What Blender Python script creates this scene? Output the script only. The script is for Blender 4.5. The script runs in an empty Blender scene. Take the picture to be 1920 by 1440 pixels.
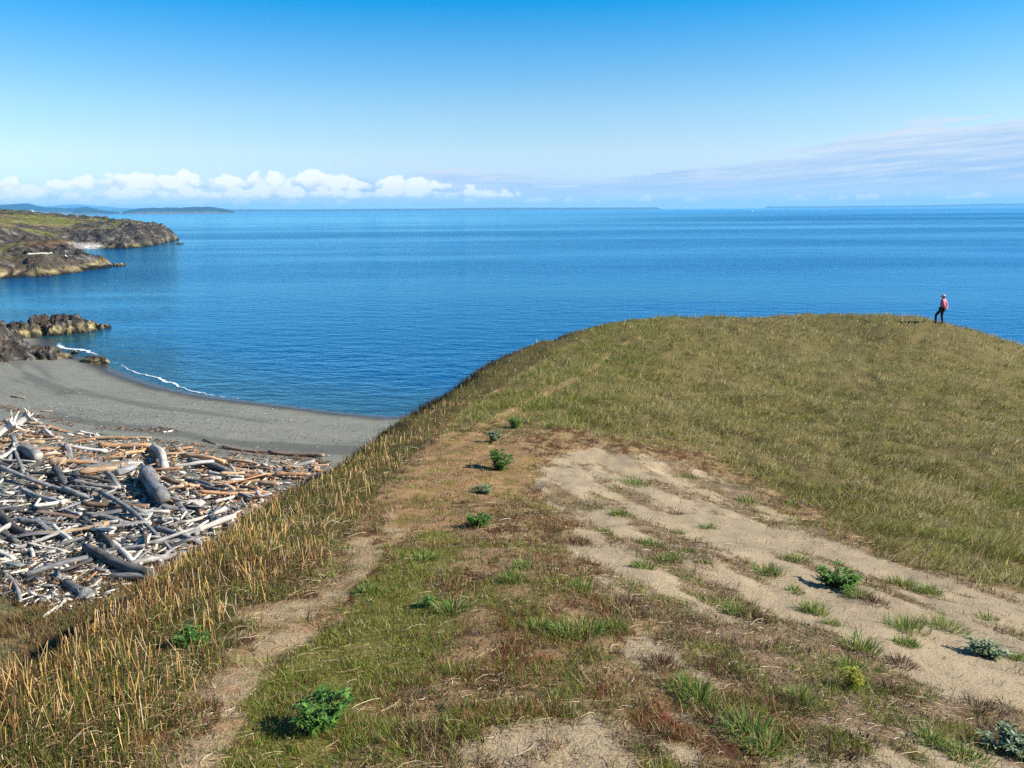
import bpy, bmesh, math, random
import numpy as np
from mathutils import Vector, Matrix

sc = bpy.context.scene
col = sc.collection
random.seed(7)
rng = np.random.default_rng(11)

# ------------------------------------------------------------------ camera
F_PX, CAM_H = 1500.0, 15.5              # focal length in photo pixels (1920 wide), eye height over the sea
PITCH, ROLL = math.radians(12.3), math.radians(0.44)
CF = np.array([0, math.cos(PITCH), -math.sin(PITCH)])
_U0 = np.array([0, math.sin(PITCH), math.cos(PITCH)])
_R0 = np.array([1.0, 0, 0])
CR = _R0 * math.cos(ROLL) - _U0 * math.sin(ROLL)
CU = _U0 * math.cos(ROLL) + _R0 * math.sin(ROLL)
cam_d = bpy.data.cameras.new('camera')
cam_d.sensor_width = 36.0
cam_d.lens = 36.0 * F_PX / 1920.0
cam_d.clip_start, cam_d.clip_end = 0.05, 120000.0
cam = bpy.data.objects.new('camera', cam_d)
col.objects.link(cam)
cam.matrix_world = Matrix(((CR[0], CU[0], -CF[0], 0), (CR[1], CU[1], -CF[1], 0), (CR[2], CU[2], -CF[2], CAM_H), (0, 0, 0, 1)))
sc.camera = cam

# ------------------------------------------------------------------ light, exposure
SUN_AZ, SUN_EL = math.radians(97), math.radians(32.5)     # clockwise from +Y
sun_dir = Vector((math.sin(SUN_AZ) * math.cos(SUN_EL), math.cos(SUN_AZ) * math.cos(SUN_EL), math.sin(SUN_EL)))
sun_d = bpy.data.lights.new('sun', 'SUN')
sun_d.energy, sun_d.angle, sun_d.color = 5.0, math.radians(0.53), (1.0, 0.95, 0.87)
sun = bpy.data.objects.new('sun', sun_d)
col.objects.link(sun)
sun.rotation_euler = sun_dir.to_track_quat('Z', 'Y').to_euler()
sun.location = (40, -10, 60)
sc.view_settings.view_transform = 'Standard'
sc.view_settings.look = 'None'
sc.view_settings.gamma = 1.0
sc.view_settings.use_curve_mapping = False
sc.view_settings.exposure = 1.21
sc.cycles.use_denoising = False
sc.cycles.max_bounces = 6
sc.cycles.volume_bounces = 0
sc.cycles.transparent_max_bounces = 16


ALB = 0.82           # the exposure above is set for the sky; keeps painted-on colours at real-world reflectance


class NT:
    """small helper for writing node trees"""
    def __init__(s, nt):
        s.nt = nt
    def n(s, t, **kw):
        nd = s.nt.nodes.new(t)
        for k, v in kw.items():
            setattr(nd, k, v)
        return nd
    def link(s, a, b):
        s.nt.links.new(a, b)
    def put(s, sock, v):
        if isinstance(v, bpy.types.NodeSocket):
            s.link(v, sock)
        else:
            sock.default_value = v
    def m(s, op, a, b=0.0, c=0.0, clamp=False):
        nd = s.n('ShaderNodeMath', operation=op, use_clamp=clamp)
        for i, v in enumerate((a, b, c)):
            s.put(nd.inputs[i], v)
        return nd.outputs[0]
    def ss(s, x, lo, hi):
        nd = s.n('ShaderNodeMapRange', interpolation_type='SMOOTHSTEP')
        for i, v in enumerate((x, lo, hi, 0.0, 1.0)):
            s.put(nd.inputs[i], v)
        return nd.outputs[0]
    def noise(s, vec, scale, detail=3.0, rough=0.5, dim='3D'):
        nd = s.n('ShaderNodeTexNoise', noise_dimensions=dim)
        if vec is not None:
            s.link(vec, nd.inputs['Vector'])
        s.put(nd.inputs['Scale'], scale)
        s.put(nd.inputs['Detail'], detail)
        s.put(nd.inputs['Roughness'], rough)
        return nd.outputs[0]
    def mix(s, f, a, b, blend='MIX'):
        nd = s.n('ShaderNodeMix', data_type='RGBA', blend_type=blend)
        for i, v in ((0, f), (6, a), (7, b)):
            if not isinstance(v, bpy.types.NodeSocket) and i > 0 and len(v) == 3:
                v = (*v, 1.0)
            s.put(nd.inputs[i], v)
        return nd.outputs[2]
    def xyz(s, x, y, z):
        nd = s.n('ShaderNodeCombineXYZ')
        for i, v in enumerate((x, y, z)):
            s.put(nd.inputs[i], v)
        return nd.outputs[0]


def L(r, g, b):
    """sRGB 0..255 to linear"""
    return tuple(((c / 255) / 12.92 if c <= 10 else ((c / 255 + 0.055) / 1.055) ** 2.4) for c in (r, g, b))


# ------------------------------------------------------------------ sky with clouds low over the horizon
world = bpy.data.worlds.new('World')
sc.world = world
world.use_nodes = True
W = NT(world.node_tree)
bg = world.node_tree.nodes['Background']
sky = W.n('ShaderNodeTexSky', sky_type='NISHITA')
sky.sun_disc = False
sky.sun_elevation, sky.sun_rotation = SUN_EL, SUN_AZ
sky.altitude, sky.air_density, sky.dust_density, sky.ozone_density = 0, 1.0, 0.2, 3.0
tc = W.n('ShaderNodeTexCoord').outputs['Generated']
sep = W.n('ShaderNodeSeparateXYZ')
W.link(tc, sep.inputs[0])
DEG = 57.29578
az = W.m('MULTIPLY', W.m('ARCTAN2', sep.outputs[0], sep.outputs[1]), DEG)
el = W.m('MULTIPLY', W.m('ARCSINE', sep.outputs[2]), DEG)
SKY_B = 8.7         # cloud colours are written as they look; background strength and exposure bring them back to 1


# clear-sky grade: deep polarised blue overhead, paling to the horizon
ramp = W.n('ShaderNodeValToRGB')
W.link(W.m('DIVIDE', el, 40.0), ramp.inputs[0])
for i, (p, c) in enumerate(((0.0, (0.90, 1.17, 1.96)), (0.093, (1.27, 1.30, 1.46)), (0.165, (1.05, 1.30, 1.42)), (0.25, (0.55, 1.17, 1.48)), (0.33, (0.04, 1.02, 1.53)), (0.5, (0.06, 0.98, 1.5)), (1.0, (0.15, 0.95, 1.45)))):
    e = ramp.color_ramp.elements[i] if i < 2 else ramp.color_ramp.elements.new(p)
    e.position, e.color = p, (*c, 1)
skyc = W.mix(1.0, sky.outputs[0], ramp.outputs[0], 'MULTIPLY')
clear = skyc


def vor(vec, scale):
    nd = W.n('ShaderNodeTexVoronoi', feature='F1', voronoi_dimensions='2D')
    W.link(vec, nd.inputs['Vector'])
    nd.inputs['Scale'].default_value = scale
    return nd.outputs[0]


def cumulus(skyc, base, h0, hv, seed, azlo, azhi, kaz, gain):
    """one row of fair-weather cumulus: flat base, billowing tops of changing height"""
    top_n = W.noise(W.xyz(W.m('MULTIPLY', az, kaz), seed, 0.0), 1.0, 1.0, 0.5, '2D')
    pres = W.ss(az, azlo, azhi)
    top = W.m('ADD', h0, W.m('MULTIPLY', W.m('SUBTRACT', top_n, 0.5), hv))
    top = W.m('SUBTRACT', top, W.m('MULTIPLY', pres, h0 + hv))
    v = W.xyz(W.m('ADD', az, seed), W.m('MULTIPLY', el, 1.25), 0.0)
    wv = W.n('ShaderNodeTexNoise', noise_dimensions='2D')
    W.link(v, wv.inputs['Vector'])
    wv.inputs['Scale'].default_value = 2.2
    wv.inputs['Detail'].default_value = 3.0
    wob2 = W.n('ShaderNodeVectorMath', operation='MULTIPLY_ADD')
    W.link(wv.outputs[1], wob2.inputs[0])
    wob2.inputs[1].default_value = (0.45, 0.45, 0)
    W.link(v, wob2.inputs[2])
    lump = W.m('ADD', W.m('MULTIPLY', W.m('SUBTRACT', 0.42, vor(wob2.outputs[0], 0.55)), 1.15), W.m('MULTIPLY', W.m('SUBTRACT', 0.40, vor(wob2.outputs[0], 1.5)), 0.45))
    hgt = W.m('SUBTRACT', el, base)
    dens = W.ss(W.m('ADD', W.m('SUBTRACT', top, hgt), lump), -0.02, 0.24)
    wob = W.m('MULTIPLY', W.m('SUBTRACT', wv.outputs[0], 0.5), 0.25)
    dens = W.m('MULTIPLY', dens, W.ss(W.m('ADD', hgt, wob), -0.12, 0.14))
    lit = W.ss(W.m('ADD', W.m('ADD', W.m('MULTIPLY', hgt, 0.70), W.m('MULTIPLY', lump, 0.9)), 0.22), -0.15, 0.62)
    cc = W.mix(lit, tuple(SKY_B * c * gain for c in L(192, 213, 240)), tuple(SKY_B * c * gain for c in L(255, 255, 255)))
    return W.mix(W.m('MULTIPLY', dens, 0.93), skyc, cc)


# thin stratus sheet, thickest to the right, streaked along the horizon
tilt = W.m('SUBTRACT', el, W.m('MULTIPLY', W.ss(az, 0.0, 45.0), 2.0))
edge = W.m('ADD', 2.75, W.m('MULTIPLY', W.ss(az, 4.0, 40.0), 3.1))
edge = W.m('SUBTRACT', edge, W.m('MULTIPLY', W.m('SUBTRACT', 1.0, W.ss(az, -24.0, -11.0)), 1.9))
st_n = W.noise(W.xyz(W.m('MULTIPLY', az, 0.10), W.m('MULTIPLY', tilt, 1.1), 0.0), 1.0, 5.0, 0.62, '2D')
st_f = W.noise(W.xyz(W.m('MULTIPLY', az, 0.16), W.m('MULTIPLY', tilt, 3.2), 9.0), 1.0, 5.0, 0.62, '2D')
st = W.m('ADD', W.m('SUBTRACT', edge, el), W.m('ADD', W.m('MULTIPLY', W.m('SUBTRACT', st_n, 0.5), 4.2), W.m('MULTIPLY', W.m('SUBTRACT', st_f, 0.5), 1.2)))
st = W.m('MULTIPLY', W.ss(st, 0.0, 0.75), 0.88)
st_lit = W.ss(W.m('ADD', W.m('MULTIPLY', W.m('DIVIDE', el, edge), 0.75), W.m('ADD', W.m('MULTIPLY', W.m('SUBTRACT', st_f, 0.5), 1.3), W.m('MULTIPLY', W.m('SUBTRACT', st_n, 0.5), 0.8))), 0.05, 0.95)
st_c = W.mix(st_lit, tuple(SKY_B * c for c in L(164, 199, 238)), tuple(SKY_B * c for c in L(220, 232, 247)))
skyc = W.mix(st, skyc, st_c)
# milky band right at the horizon
haz = W.m('MULTIPLY', W.m('SUBTRACT', 1.0, W.ss(el, 0.2, 2.2)), 0.7)
skyc = W.mix(haz, skyc, tuple(SKY_B * c for c in L(226, 238, 252)))
skyc = cumulus(skyc, 1.45, 0.85, 2.0, 1.7, -8.0, 4.0, 0.09, 1.12)
skyc = cumulus(skyc, 0.85, 0.75, 1.2, 21.3, -4.0, 8.0, 0.20, 1.06)
skyc = cumulus(skyc, 0.40, 0.15, 0.9, 37.9, 30.0, 60.0, 0.40, 0.90)
W.link(skyc, bg.inputs['Color'])
bg.inputs['Strength'].default_value = 0.05
# above the cloud band the plain clear sky is used, so most rays skip the cloud nodes
bg2 = W.n('ShaderNodeBackground')
W.link(clear, bg2.inputs['Color'])
bg2.inputs['Strength'].default_value = 0.05
mxs = W.n('ShaderNodeMixShader')
W.link(W.m('MAXIMUM', W.m('GREATER_THAN', el, 11.0), W.m('LESS_THAN', el, -0.5)), mxs.inputs[0])
W.link(bg.outputs[0], mxs.inputs[1]); W.link(bg2.outputs[0], mxs.inputs[2])
W.link(mxs.outputs[0], world.node_tree.nodes['World Output'].inputs['Surface'])
world.cycles.sampling_method = 'MANUAL'
world.cycles.sample_map_resolution = 512


# ------------------------------------------------------------------ numeric helpers
def ray(u, v):
    d = CF + (u - 960) / F_PX * CR - (v - 720) / F_PX * CU
    return d / d[1]


def on_z(u, v, z=0.0):
    d = ray(u, v)
    t = (z - CAM_H) / d[2]
    return np.array([d[0] * t, t, z])


def at_y(u, v, y):
    d = ray(u, v)
    return np.array([d[0] * y, y, CAM_H + d[2] * y])


def project(x, y, z):
    zz = z - CAM_H
    f = y * CF[1] + zz * CF[2]
    f = np.where(f > 0.05, f, 0.05)
    r = x * CR[0] + y * CR[1] + zz * CR[2]
    u = x * CU[0] + y * CU[1] + zz * CU[2]
    return 960 + F_PX * r / f, 720 - F_PX * u / f


def _h(ix, iy, seed):
    n = (ix.astype(np.int64) * 374761393 + iy.astype(np.int64) * 668265263 + seed * 1442695041) & 0xFFFFFFFF
    n = ((n ^ (n >> 13)) * 1274126177) & 0xFFFFFFFF
    n = ((n ^ (n >> 16)) * 2246822519) & 0xFFFFFFFF
    return ((n ^ (n >> 15)) & 0xFFFFFF) / float(0x1000000)


def vn(x, y, seed=0):
    ix, iy = np.floor(x), np.floor(y)
    fx, fy = x - ix, y - iy
    fx, fy = fx * fx * fx * (fx * (fx * 6 - 15) + 10), fy * fy * fy * (fy * (fy * 6 - 15) + 10)
    a, b, c, d = _h(ix, iy, seed), _h(ix + 1, iy, seed), _h(ix, iy + 1, seed), _h(ix + 1, iy + 1, seed)
    return (a * (1 - fx) + b * fx) * (1 - fy) + (c * (1 - fx) + d * fx) * fy


def fbm(x, y, octv=4, seed=0, gain=0.5):
    """0..1, mean 0.5"""
    s, a, t = 0.0, 1.0, 0.0
    for i in range(octv):
        ca, sa = math.cos(0.6 * i), math.sin(0.6 * i)
        s = s + a * vn((x * ca - y * sa) * 2 ** i + 17.3 * i, (x * sa + y * ca) * 2 ** i - 9.1 * i, seed + i)
        t += a
        a *= gain
    return s / t


def ridged(x, y, octv=4, seed=0):
    s, a, t = 0.0, 1.0, 0.0
    for i in range(octv):
        s = s + a * (1 - np.abs(2 * vn(x * 2 ** i + 31.7 * i, y * 2 ** i + 11.9 * i, seed + i) - 1))
        t += a
        a *= 0.5
    return s / t


def cells(x, y, seed=0):
    """Worley: nearest distance, distance to border, value of the nearest cell"""
    ix, iy = np.floor(x), np.floor(y)
    d1 = np.full(x.shape, 9.0); d2 = np.full(x.shape, 9.0); val = np.zeros(x.shape)
    for i in (-1, 0, 1):
        for j in (-1, 0, 1):
            cx, cy = ix + i, iy + j
            px, py = cx + _h(cx, cy, seed), cy + _h(cx, cy, seed + 5)
            d = np.hypot(px - x, py - y)
            v = _h(cx, cy, seed + 9)
            new = d < d1
            d2 = np.where(new, d1, np.minimum(d2, d))
            val = np.where(new, v, val)
            d1 = np.where(new, d, d1)
    return d1, d2 - d1, val


def sstep(x, lo, hi):
    t = np.clip((x - lo) / (hi - lo), 0, 1)
    return t * t * (3 - 2 * t)


def inpoly(x, y, poly):
    ins = np.zeros(np.shape(x), bool)
    n = len(poly)
    for i in range(n):
        x0, y0 = poly[i]
        x1, y1 = poly[(i + 1) % n]
        if y0 == y1:
            continue
        c = ((y0 > y) != (y1 > y)) & (x < (x1 - x0) * (y - y0) / (y1 - y0) + x0)
        ins ^= c
    return ins


def line_dist(x, y, pts):
    d = np.full(np.shape(x), 1e18)
    for (x0, y0), (x1, y1) in zip(pts[:-1], pts[1:]):
        ex, ey = x1 - x0, y1 - y0
        t = np.clip(((x - x0) * ex + (y - y0) * ey) / (ex * ex + ey * ey + 1e-12), 0, 1)
        d = np.minimum(d, (x - x0 - t * ex) ** 2 + (y - y0 - t * ey) ** 2)
    return np.sqrt(d)


def sdist(x, y, poly):
    """signed distance, positive inside"""
    d = line_dist(x, y, list(poly) + [poly[0]])
    return np.where(inpoly(x, y, poly), d, -d)


def crom(pts, k=6):
    out, n = [], len(pts)
    for i in range(n - 1):
        p0, p1, p2, p3 = (np.array(pts[max(0, min(n - 1, j))], float) for j in (i - 1, i, i + 1, i + 2))
        for t in np.linspace(0, 1, k, endpoint=False):
            out.append(tuple(0.5 * (2 * p1 + (p2 - p0) * t + (2 * p0 - 5 * p1 + 4 * p2 - p3) * t * t + (3 * p1 - p0 - 3 * p2 + p3) * t ** 3)))
    out.append(tuple(pts[-1]))
    return out


class TPS:
    """smooth surface through control points"""
    def __init__(s, P, reg=0.0):
        P = np.array(P, float)
        s.c = P[:, :2]
        n = len(P)
        A = np.zeros((n + 3, n + 3))
        A[:n, :n] = s.k(np.hypot(*(s.c[:, None] - s.c[None]).transpose(2, 0, 1))) + reg * np.eye(n)
        A[:n, n], A[:n, n + 1:] = 1, s.c
        A[n, :n], A[n + 1:, :n] = 1, s.c.T
        s.w = np.linalg.solve(A, np.r_[P[:, 2], 0, 0, 0])
    @staticmethod
    def k(r):
        return np.where(r > 1e-9, r * r * np.log(np.maximum(r, 1e-9)), 0)
    def __call__(s, x, y):
        n = len(s.c)
        z = s.w[n] + s.w[n + 1] * x + s.w[n + 2] * y
        for i in range(n):
            z = z + s.w[i] * s.k(np.hypot(x - s.c[i, 0], y - s.c[i, 1]))
        return z


# ------------------------------------------------------------------ mesh helpers
def link(o, parent=None):
    col.objects.link(o)
    if parent is not None:
        o.parent = parent
    return o


def tag(o, label=None, cat=None, group=None, kind=None):
    for k, v in (('label', label), ('category', cat), ('group', group), ('kind', kind)):
        if v:
            o[k] = v
    return o


def mesh_np(name, V, loops, starts, mat, C=None, smooth=False, parent=None):
    me = bpy.data.meshes.new(name)
    V = np.ascontiguousarray(V, np.float32)
    me.vertices.add(len(V)); me.vertices.foreach_set('co', V.ravel())
    me.loops.add(len(loops)); me.loops.foreach_set('vertex_index', np.ascontiguousarray(loops, np.int32))
    me.polygons.add(len(starts)); me.polygons.foreach_set('loop_start', np.ascontiguousarray(starts, np.int32))
    if smooth:
        me.polygons.foreach_set('use_smooth', np.ones(len(starts), bool))
    me.update(calc_edges=True)
    if C is not None:
        at = me.color_attributes.new('Col', 'FLOAT_COLOR', 'POINT')
        C = np.c_[C, np.ones(len(C))].astype(np.float32)
        at.data.foreach_set('color', C.ravel())
    for m in (mat if isinstance(mat, (list, tuple)) else [mat]):
        me.materials.append(m)
    return link(bpy.data.objects.new(name, me), parent)


def grid_mesh(name, X, Y, Z, mat, C=None, parent=None, keep=None):
    n, m = X.shape
    idx = np.arange(n * m).reshape(n, m)
    q = np.stack([idx[:-1, :-1], idx[:-1, 1:], idx[1:, 1:], idx[1:, :-1]], -1).reshape(-1, 4)
    if keep is not None:
        k = keep.ravel()
        q = q[k[q].any(1)]
    V = np.stack([X, Y, Z], -1).reshape(-1, 3)
    a, b, c = V[q[:len(q) // 2 + 1, 0]], V[q[:len(q) // 2 + 1, 1]], V[q[:len(q) // 2 + 1, 2]]
    if np.cross(b - a, c - a)[:, 2].sum() < 0:
        q = q[:, ::-1]
    used = np.unique(q)
    re = np.zeros(n * m, int); re[used] = np.arange(len(used))
    return mesh_np(name, V[used], re[q].ravel(), np.arange(len(q)) * 4, mat, None if C is None else C.reshape(-1, 3)[used], True, parent)


def bm_obj(name, bm, mat, parent=None, smooth=True):
    me = bpy.data.meshes.new(name)
    bm.to_mesh(me); bm.free()
    if smooth:
        me.polygons.foreach_set('use_smooth', np.ones(len(me.polygons), bool))
    for m in (mat if isinstance(mat, (list, tuple)) else [mat]):
        me.materials.append(m)
    return link(bpy.data.objects.new(name, me), parent)


def empty(name, loc, rz=0.0):
    o = bpy.data.objects.new(name, None)
    o.empty_display_size = 0.2
    o.location = loc
    o.rotation_euler = (0, 0, rz)
    return link(o)


# ------------------------------------------------------------------ materials
def mat_new(name):
    m = bpy.data.materials.new(name)
    m.use_nodes = True
    t = NT(m.node_tree)
    return m, t, m.node_tree.nodes['Principled BSDF']


def ground_mat(name, s1, s2, amt, rough, bump_s, bump_d, crack=None):
    """vertex colour x noise, fine relief"""
    m, t, b = mat_new(name)
    a = t.n('ShaderNodeAttribute', attribute_name='Col')
    pos = t.n('ShaderNodeNewGeometry').outputs['Position']
    n1, n2 = t.noise(pos, s1, 5.0, 0.6), t.noise(pos, s2, 4.0, 0.65)
    v = t.m('MULTIPLY', ALB, t.m('ADD', 1.0 - amt, t.m('MULTIPLY', t.m('ADD', n1, n2), amt)))
    if crack:
        cr = t.noise(pos, crack, 4.0, 0.65)
        v = t.m('MULTIPLY', v, t.m('ADD', 0.38, t.m('MULTIPLY', t.ss(cr, 0.36, 0.58), 0.75)))
    t.link(t.mix(1.0, a.outputs[0], t.xyz(v, v, v), 'MULTIPLY'), b.inputs['Base Color'])
    b.inputs['Roughness'].default_value = rough
    b.inputs['Specular IOR Level'].default_value = 0.15
    bp = t.n('ShaderNodeBump')
    bp.inputs['Strength'].default_value = 1.0
    bp.inputs['Distance'].default_value = bump_d
    t.link(t.noise(pos, bump_s, 6.0, 0.65), bp.inputs['Height'])
    t.link(bp.outputs[0], b.inputs['Normal'])
    return m


def leaf_mat(name, trans=0.35, rough=0.6):
    m, t, b = mat_new(name)
    a = t.n('ShaderNodeAttribute', attribute_name='Col')
    ac = t.mix(1.0, a.outputs[0], (ALB, ALB, ALB, 1), 'MULTIPLY')
    t.link(ac, b.inputs['Base Color'])
    b.inputs['Roughness'].default_value = rough
    b.inputs['Specular IOR Level'].default_value = 0.25
    tr = t.n('ShaderNodeBsdfTranslucent')
    t.link(ac, tr.inputs[0])
    mx = t.n('ShaderNodeMixShader')
    mx.inputs[0].default_value = trans
    t.link(b.outputs[0], mx.inputs[1]); t.link(tr.outputs[0], mx.inputs[2])
    t.link(mx.outputs[0], m.node_tree.nodes['Material Output'].inputs['Surface'])
    return m


def flat_mat(name, c, rough=0.7, var=0.25, scale=4.0):
    m, t, b = mat_new(name)
    co = t.n('ShaderNodeTexCoord').outputs['Object']
    v = t.m('MULTIPLY', ALB, t.m('ADD', 1 - var, t.m('MULTIPLY', t.noise(co, scale, 4.0, 0.6), 2 * var)))
    t.link(t.mix(1.0, (*c, 1), t.xyz(v, v, v), 'MULTIPLY'), b.inputs['Base Color'])
    b.inputs['Roughness'].default_value = rough
    b.inputs['Specular IOR Level'].default_value = 0.3
    return m


M_HILL = ground_mat('hill_soil', 1.7, 38.0, 0.42, 0.95, 45.0, 0.02)
M_BEACH = ground_mat('beach_gravel', 0.8, 5.0, 0.55, 0.85, 9.0, 0.05)
M_ROCK = ground_mat('coast_rock', 0.55, 2.6, 0.60, 0.85, 1.6, 0.5, 1.5)
M_HEAD = ground_mat('headland_turf_and_rock', 0.12, 0.8, 0.65, 0.9, 0.7, 1.2, 0.42)
M_FAR = ground_mat('far_forest', 0.006, 0.04, 0.35, 0.95, 0.03, 4.0)
M_GRASS = leaf_mat('grass_blades')
M_STEM = leaf_mat('dry_stems', 0.12, 0.5)
M_LEAF = leaf_mat('plant_leaves', 0.3, 0.45)

# ------------------------------------------------------------------ sea
def sea_mat():
    m, t, b = mat_new('sea_water')
    geo = t.n('ShaderNodeNewGeometry').outputs['Position']
    sp = t.n('ShaderNodeSeparateXYZ'); t.link(geo, sp.inputs[0])
    x, y = sp.outputs[0], sp.outputs[1]
    rot = t.n('ShaderNodeVectorRotate', rotation_type='Z_AXIS')
    t.link(geo, rot.inputs['Vector'])
    rot.inputs['Angle'].default_value = math.radians(9)
    s2 = t.n('ShaderNodeSeparateXYZ'); t.link(rot.outputs[0], s2.inputs[0])
    wv = t.xyz(t.m('MULTIPLY', s2.outputs[0], 0.55), s2.outputs[1], 0.0)
    dist = t.m('SQRT', t.m('ADD', t.m('MULTIPLY', x, x), t.m('MULTIPLY', y, y)))
    near = t.m('SUBTRACT', 1.0, t.m('MULTIPLY', t.ss(dist, 600.0, 9000.0), 0.7))
    # calm slicks and ruffled streaks drawn out along the current
    slick = t.noise(t.xyz(t.m('MULTIPLY', x, 0.0011), t.m('MULTIPLY', y, 0.0042), 2.0), 1.0, 5.0, 0.62)
    slick2 = t.noise(t.xyz(t.m('MULTIPLY', x, 0.006), t.m('MULTIPLY', y, 0.028), 7.0), 1.0, 4.0, 0.6)
    slick3 = t.noise(t.xyz(t.m('MULTIPLY', x, 0.00016), t.m('MULTIPLY', y, 0.00095), 5.0), 1.0, 4.0, 0.6)
    ruf = t.m('ADD', t.m('MULTIPLY', t.ss(slick, 0.40, 0.58), 0.45), t.m('MULTIPLY', t.ss(slick2, 0.35, 0.65), 0.2))
    ruf = t.m('ADD', ruf, t.m('MULTIPLY', t.ss(slick3, 0.44, 0.54), 0.35))
    calm = t.m('MULTIPLY', t.ss(dist, 420.0, 900.0), t.m('SUBTRACT', 1.0, t.ss(dist, 2600.0, 6500.0)))
    calm = t.m('MULTIPLY', calm, t.m('SUBTRACT', 1.0, t.ss(t.m('DIVIDE', x, t.m('MAXIMUM', y, 1.0)), -0.05, 0.40)))
    calm = t.m('MULTIPLY', calm, t.ss(t.m('ADD', slick3, t.m('MULTIPLY', slick, 0.5)), 0.62, 0.80))
    ruf = t.m('MULTIPLY', ruf, t.m('SUBTRACT', 1.0, t.m('MULTIPLY', calm, 0.92)))
    h = t.m('ADD', t.m('MULTIPLY', t.noise(wv, 0.50, 3.0, 0.55), 0.90), t.m('MULTIPLY', t.noise(wv, 1.6, 3.0, 0.55), 0.34))
    h = t.m('ADD', h, t.m('MULTIPLY', t.noise(wv, 0.13, 2.0, 0.5), 0.55))
    bp = t.n('ShaderNodeBump')
    t.link(t.m('MULTIPLY', t.m('ADD', 0.25, t.m('MULTIPLY', near, 0.75)), t.m('ADD', 0.05, t.m('MULTIPLY', ruf, 0.95))), bp.inputs['Strength'])
    bp.inputs['Distance'].default_value = 1.0
    t.link(h, bp.inputs['Height'])
    a = t.n('ShaderNodeAttribute', attribute_name='Col')
    body = t.n('ShaderNodeBsdfDiffuse')
    t.link(a.outputs[0], body.inputs['Color'])
    gl = t.n('ShaderNodeBsdfGlossy')
    gl.inputs['Color'].default_value = (0.38, 0.82, 1.0, 1)
    t.link(t.m('ADD', 0.08, t.m('MULTIPLY', t.m('MULTIPLY', t.ss(dist, 80.0, 3000.0), ruf), 0.25)), gl.inputs['Roughness'])
    fr = t.n('ShaderNodeFresnel')
    fr.inputs['IOR'].default_value = 1.333
    for nd in (body, gl, fr):
        t.link(bp.outputs[0], nd.inputs['Normal'])
    mx = t.n('ShaderNodeMixShader')
    t.link(fr.outputs[0], mx.inputs[0])
    t.link(body.outputs[0], mx.inputs[1]); t.link(gl.outputs[0], mx.inputs[2])
    t.link(mx.outputs[0], m.node_tree.nodes['Material Output'].inputs['Surface'])
    m.node_tree.nodes.remove(b)
    return m


M_SEA = sea_mat()

SHORE_PX = [(725, 780), (640, 772), (560, 762), (490, 753), (420, 745), (370, 737), (320, 727), (270, 712), (235, 700), (205, 686), (180, 676), (150, 668), (120, 658), (104, 648), (102, 636)]
SHORE = [tuple(on_z(u, v)[:2]) for u, v in SHORE_PX]
BEACH_POLY = [(60, 50), (30, 62), (12, 63.5), (0, 61)] + SHORE + [(-70, 106), (-82, 122), (-95, 133), (-125, 142), (-170, 150), (-260, 150), (-260, -60), (60, -60)]
BEACH_LINE = BEACH_POLY[1:-3]


def beach_d(x, y):
    return sdist(x, y, BEACH_POLY)


def beach_z(x, y):
    d = beach_d(x, y)
    up = 2.7 * (1 - np.exp(-np.maximum(d, 0) * 0.10 / 2.7 * 1.25)) + 0.004 * np.maximum(d - 30, 0)
    z = np.where(d > 0, up, 0.10 * d)
    # wave-built steps along the beach and hollows round the wood
    z = z + 0.10 * sstep(d, 1.5, 5) * (np.sin(d * 0.55 + 2.2 * fbm(x * 0.05, y * 0.05, 2, 3)) * 0.5) * (1 - sstep(d, 18, 26))
    z = z + (fbm(x * 0.35, y * 0.35, 4, 5) - 0.5) * 0.35 * sstep(d, 12, 24) + (fbm(x * 1.6, y * 1.6, 3, 8) - 0.5) * 0.05
    return np.maximum(z, -2.5)


# sea: rings round the camera out to 30 km
rr = np.concatenate([np.linspace(30, 130, 60), np.geomspace(135, 20600, 90)])
tt = np.radians(np.linspace(-75, 75, 150))
RR, TT = np.meshgrid(rr, tt, indexing='ij')
SX, SY = RR * np.sin(TT), RR * np.cos(TT)
sd = np.where(RR < 400, -sdist(SX, SY, BEACH_POLY), 60.0)
deep = sstep(sd, 0.0, 16.0)[..., None]
sc_ = np.array([0.020, 0.062, 0.080]) * (1 - deep) + np.array([0.0003, 0.048, 0.128]) * deep
sea = grid_mesh('sea', SX, SY, np.zeros_like(SX), M_SEA, sc_)
tag(sea, kind='structure')

# ------------------------------------------------------------------ the grassy hill and its bluff
HILL_PX = [  # photo pixel and forward distance of ground points; distances follow one continuous slope
    (960, 1440, 2.95), (300, 1440, 2.75), (1600, 1440, 3.25), (1900, 1440, 3.5), (420, 1240, 4.1), (640, 1060, 6.5),
    (820, 900, 12.3), (935, 868, 14.6), (1000, 740, 27.0), (1150, 641, 40.0), (1250, 597, 47.0), (1100, 613, 44.5),
    (1380, 597, 48.0), (1500, 604, 47.5), (1763, 607, 45.8), (1900, 665, 42.5), (1850, 800, 26.5), (1900, 1000, 13.8), (1900, 1250, 5.5),
    (1400, 900, 17.0), (1400, 1100, 6.9), (1000, 1100, 5.85), (1400, 760, 28.5), (1600, 800, 25.5), (1500, 684, 37.5),
    (1750, 700, 36.0), (1100, 825, 18.6), (700, 870, 13.6), (550, 1010, 7.7), (250, 1190, 4.6), (100, 1310, 3.45), (850, 775, 22.5),
    (1650, 1000, 12.2), (1200, 960, 11.2), (1000, 950, 10.4)]
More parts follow.
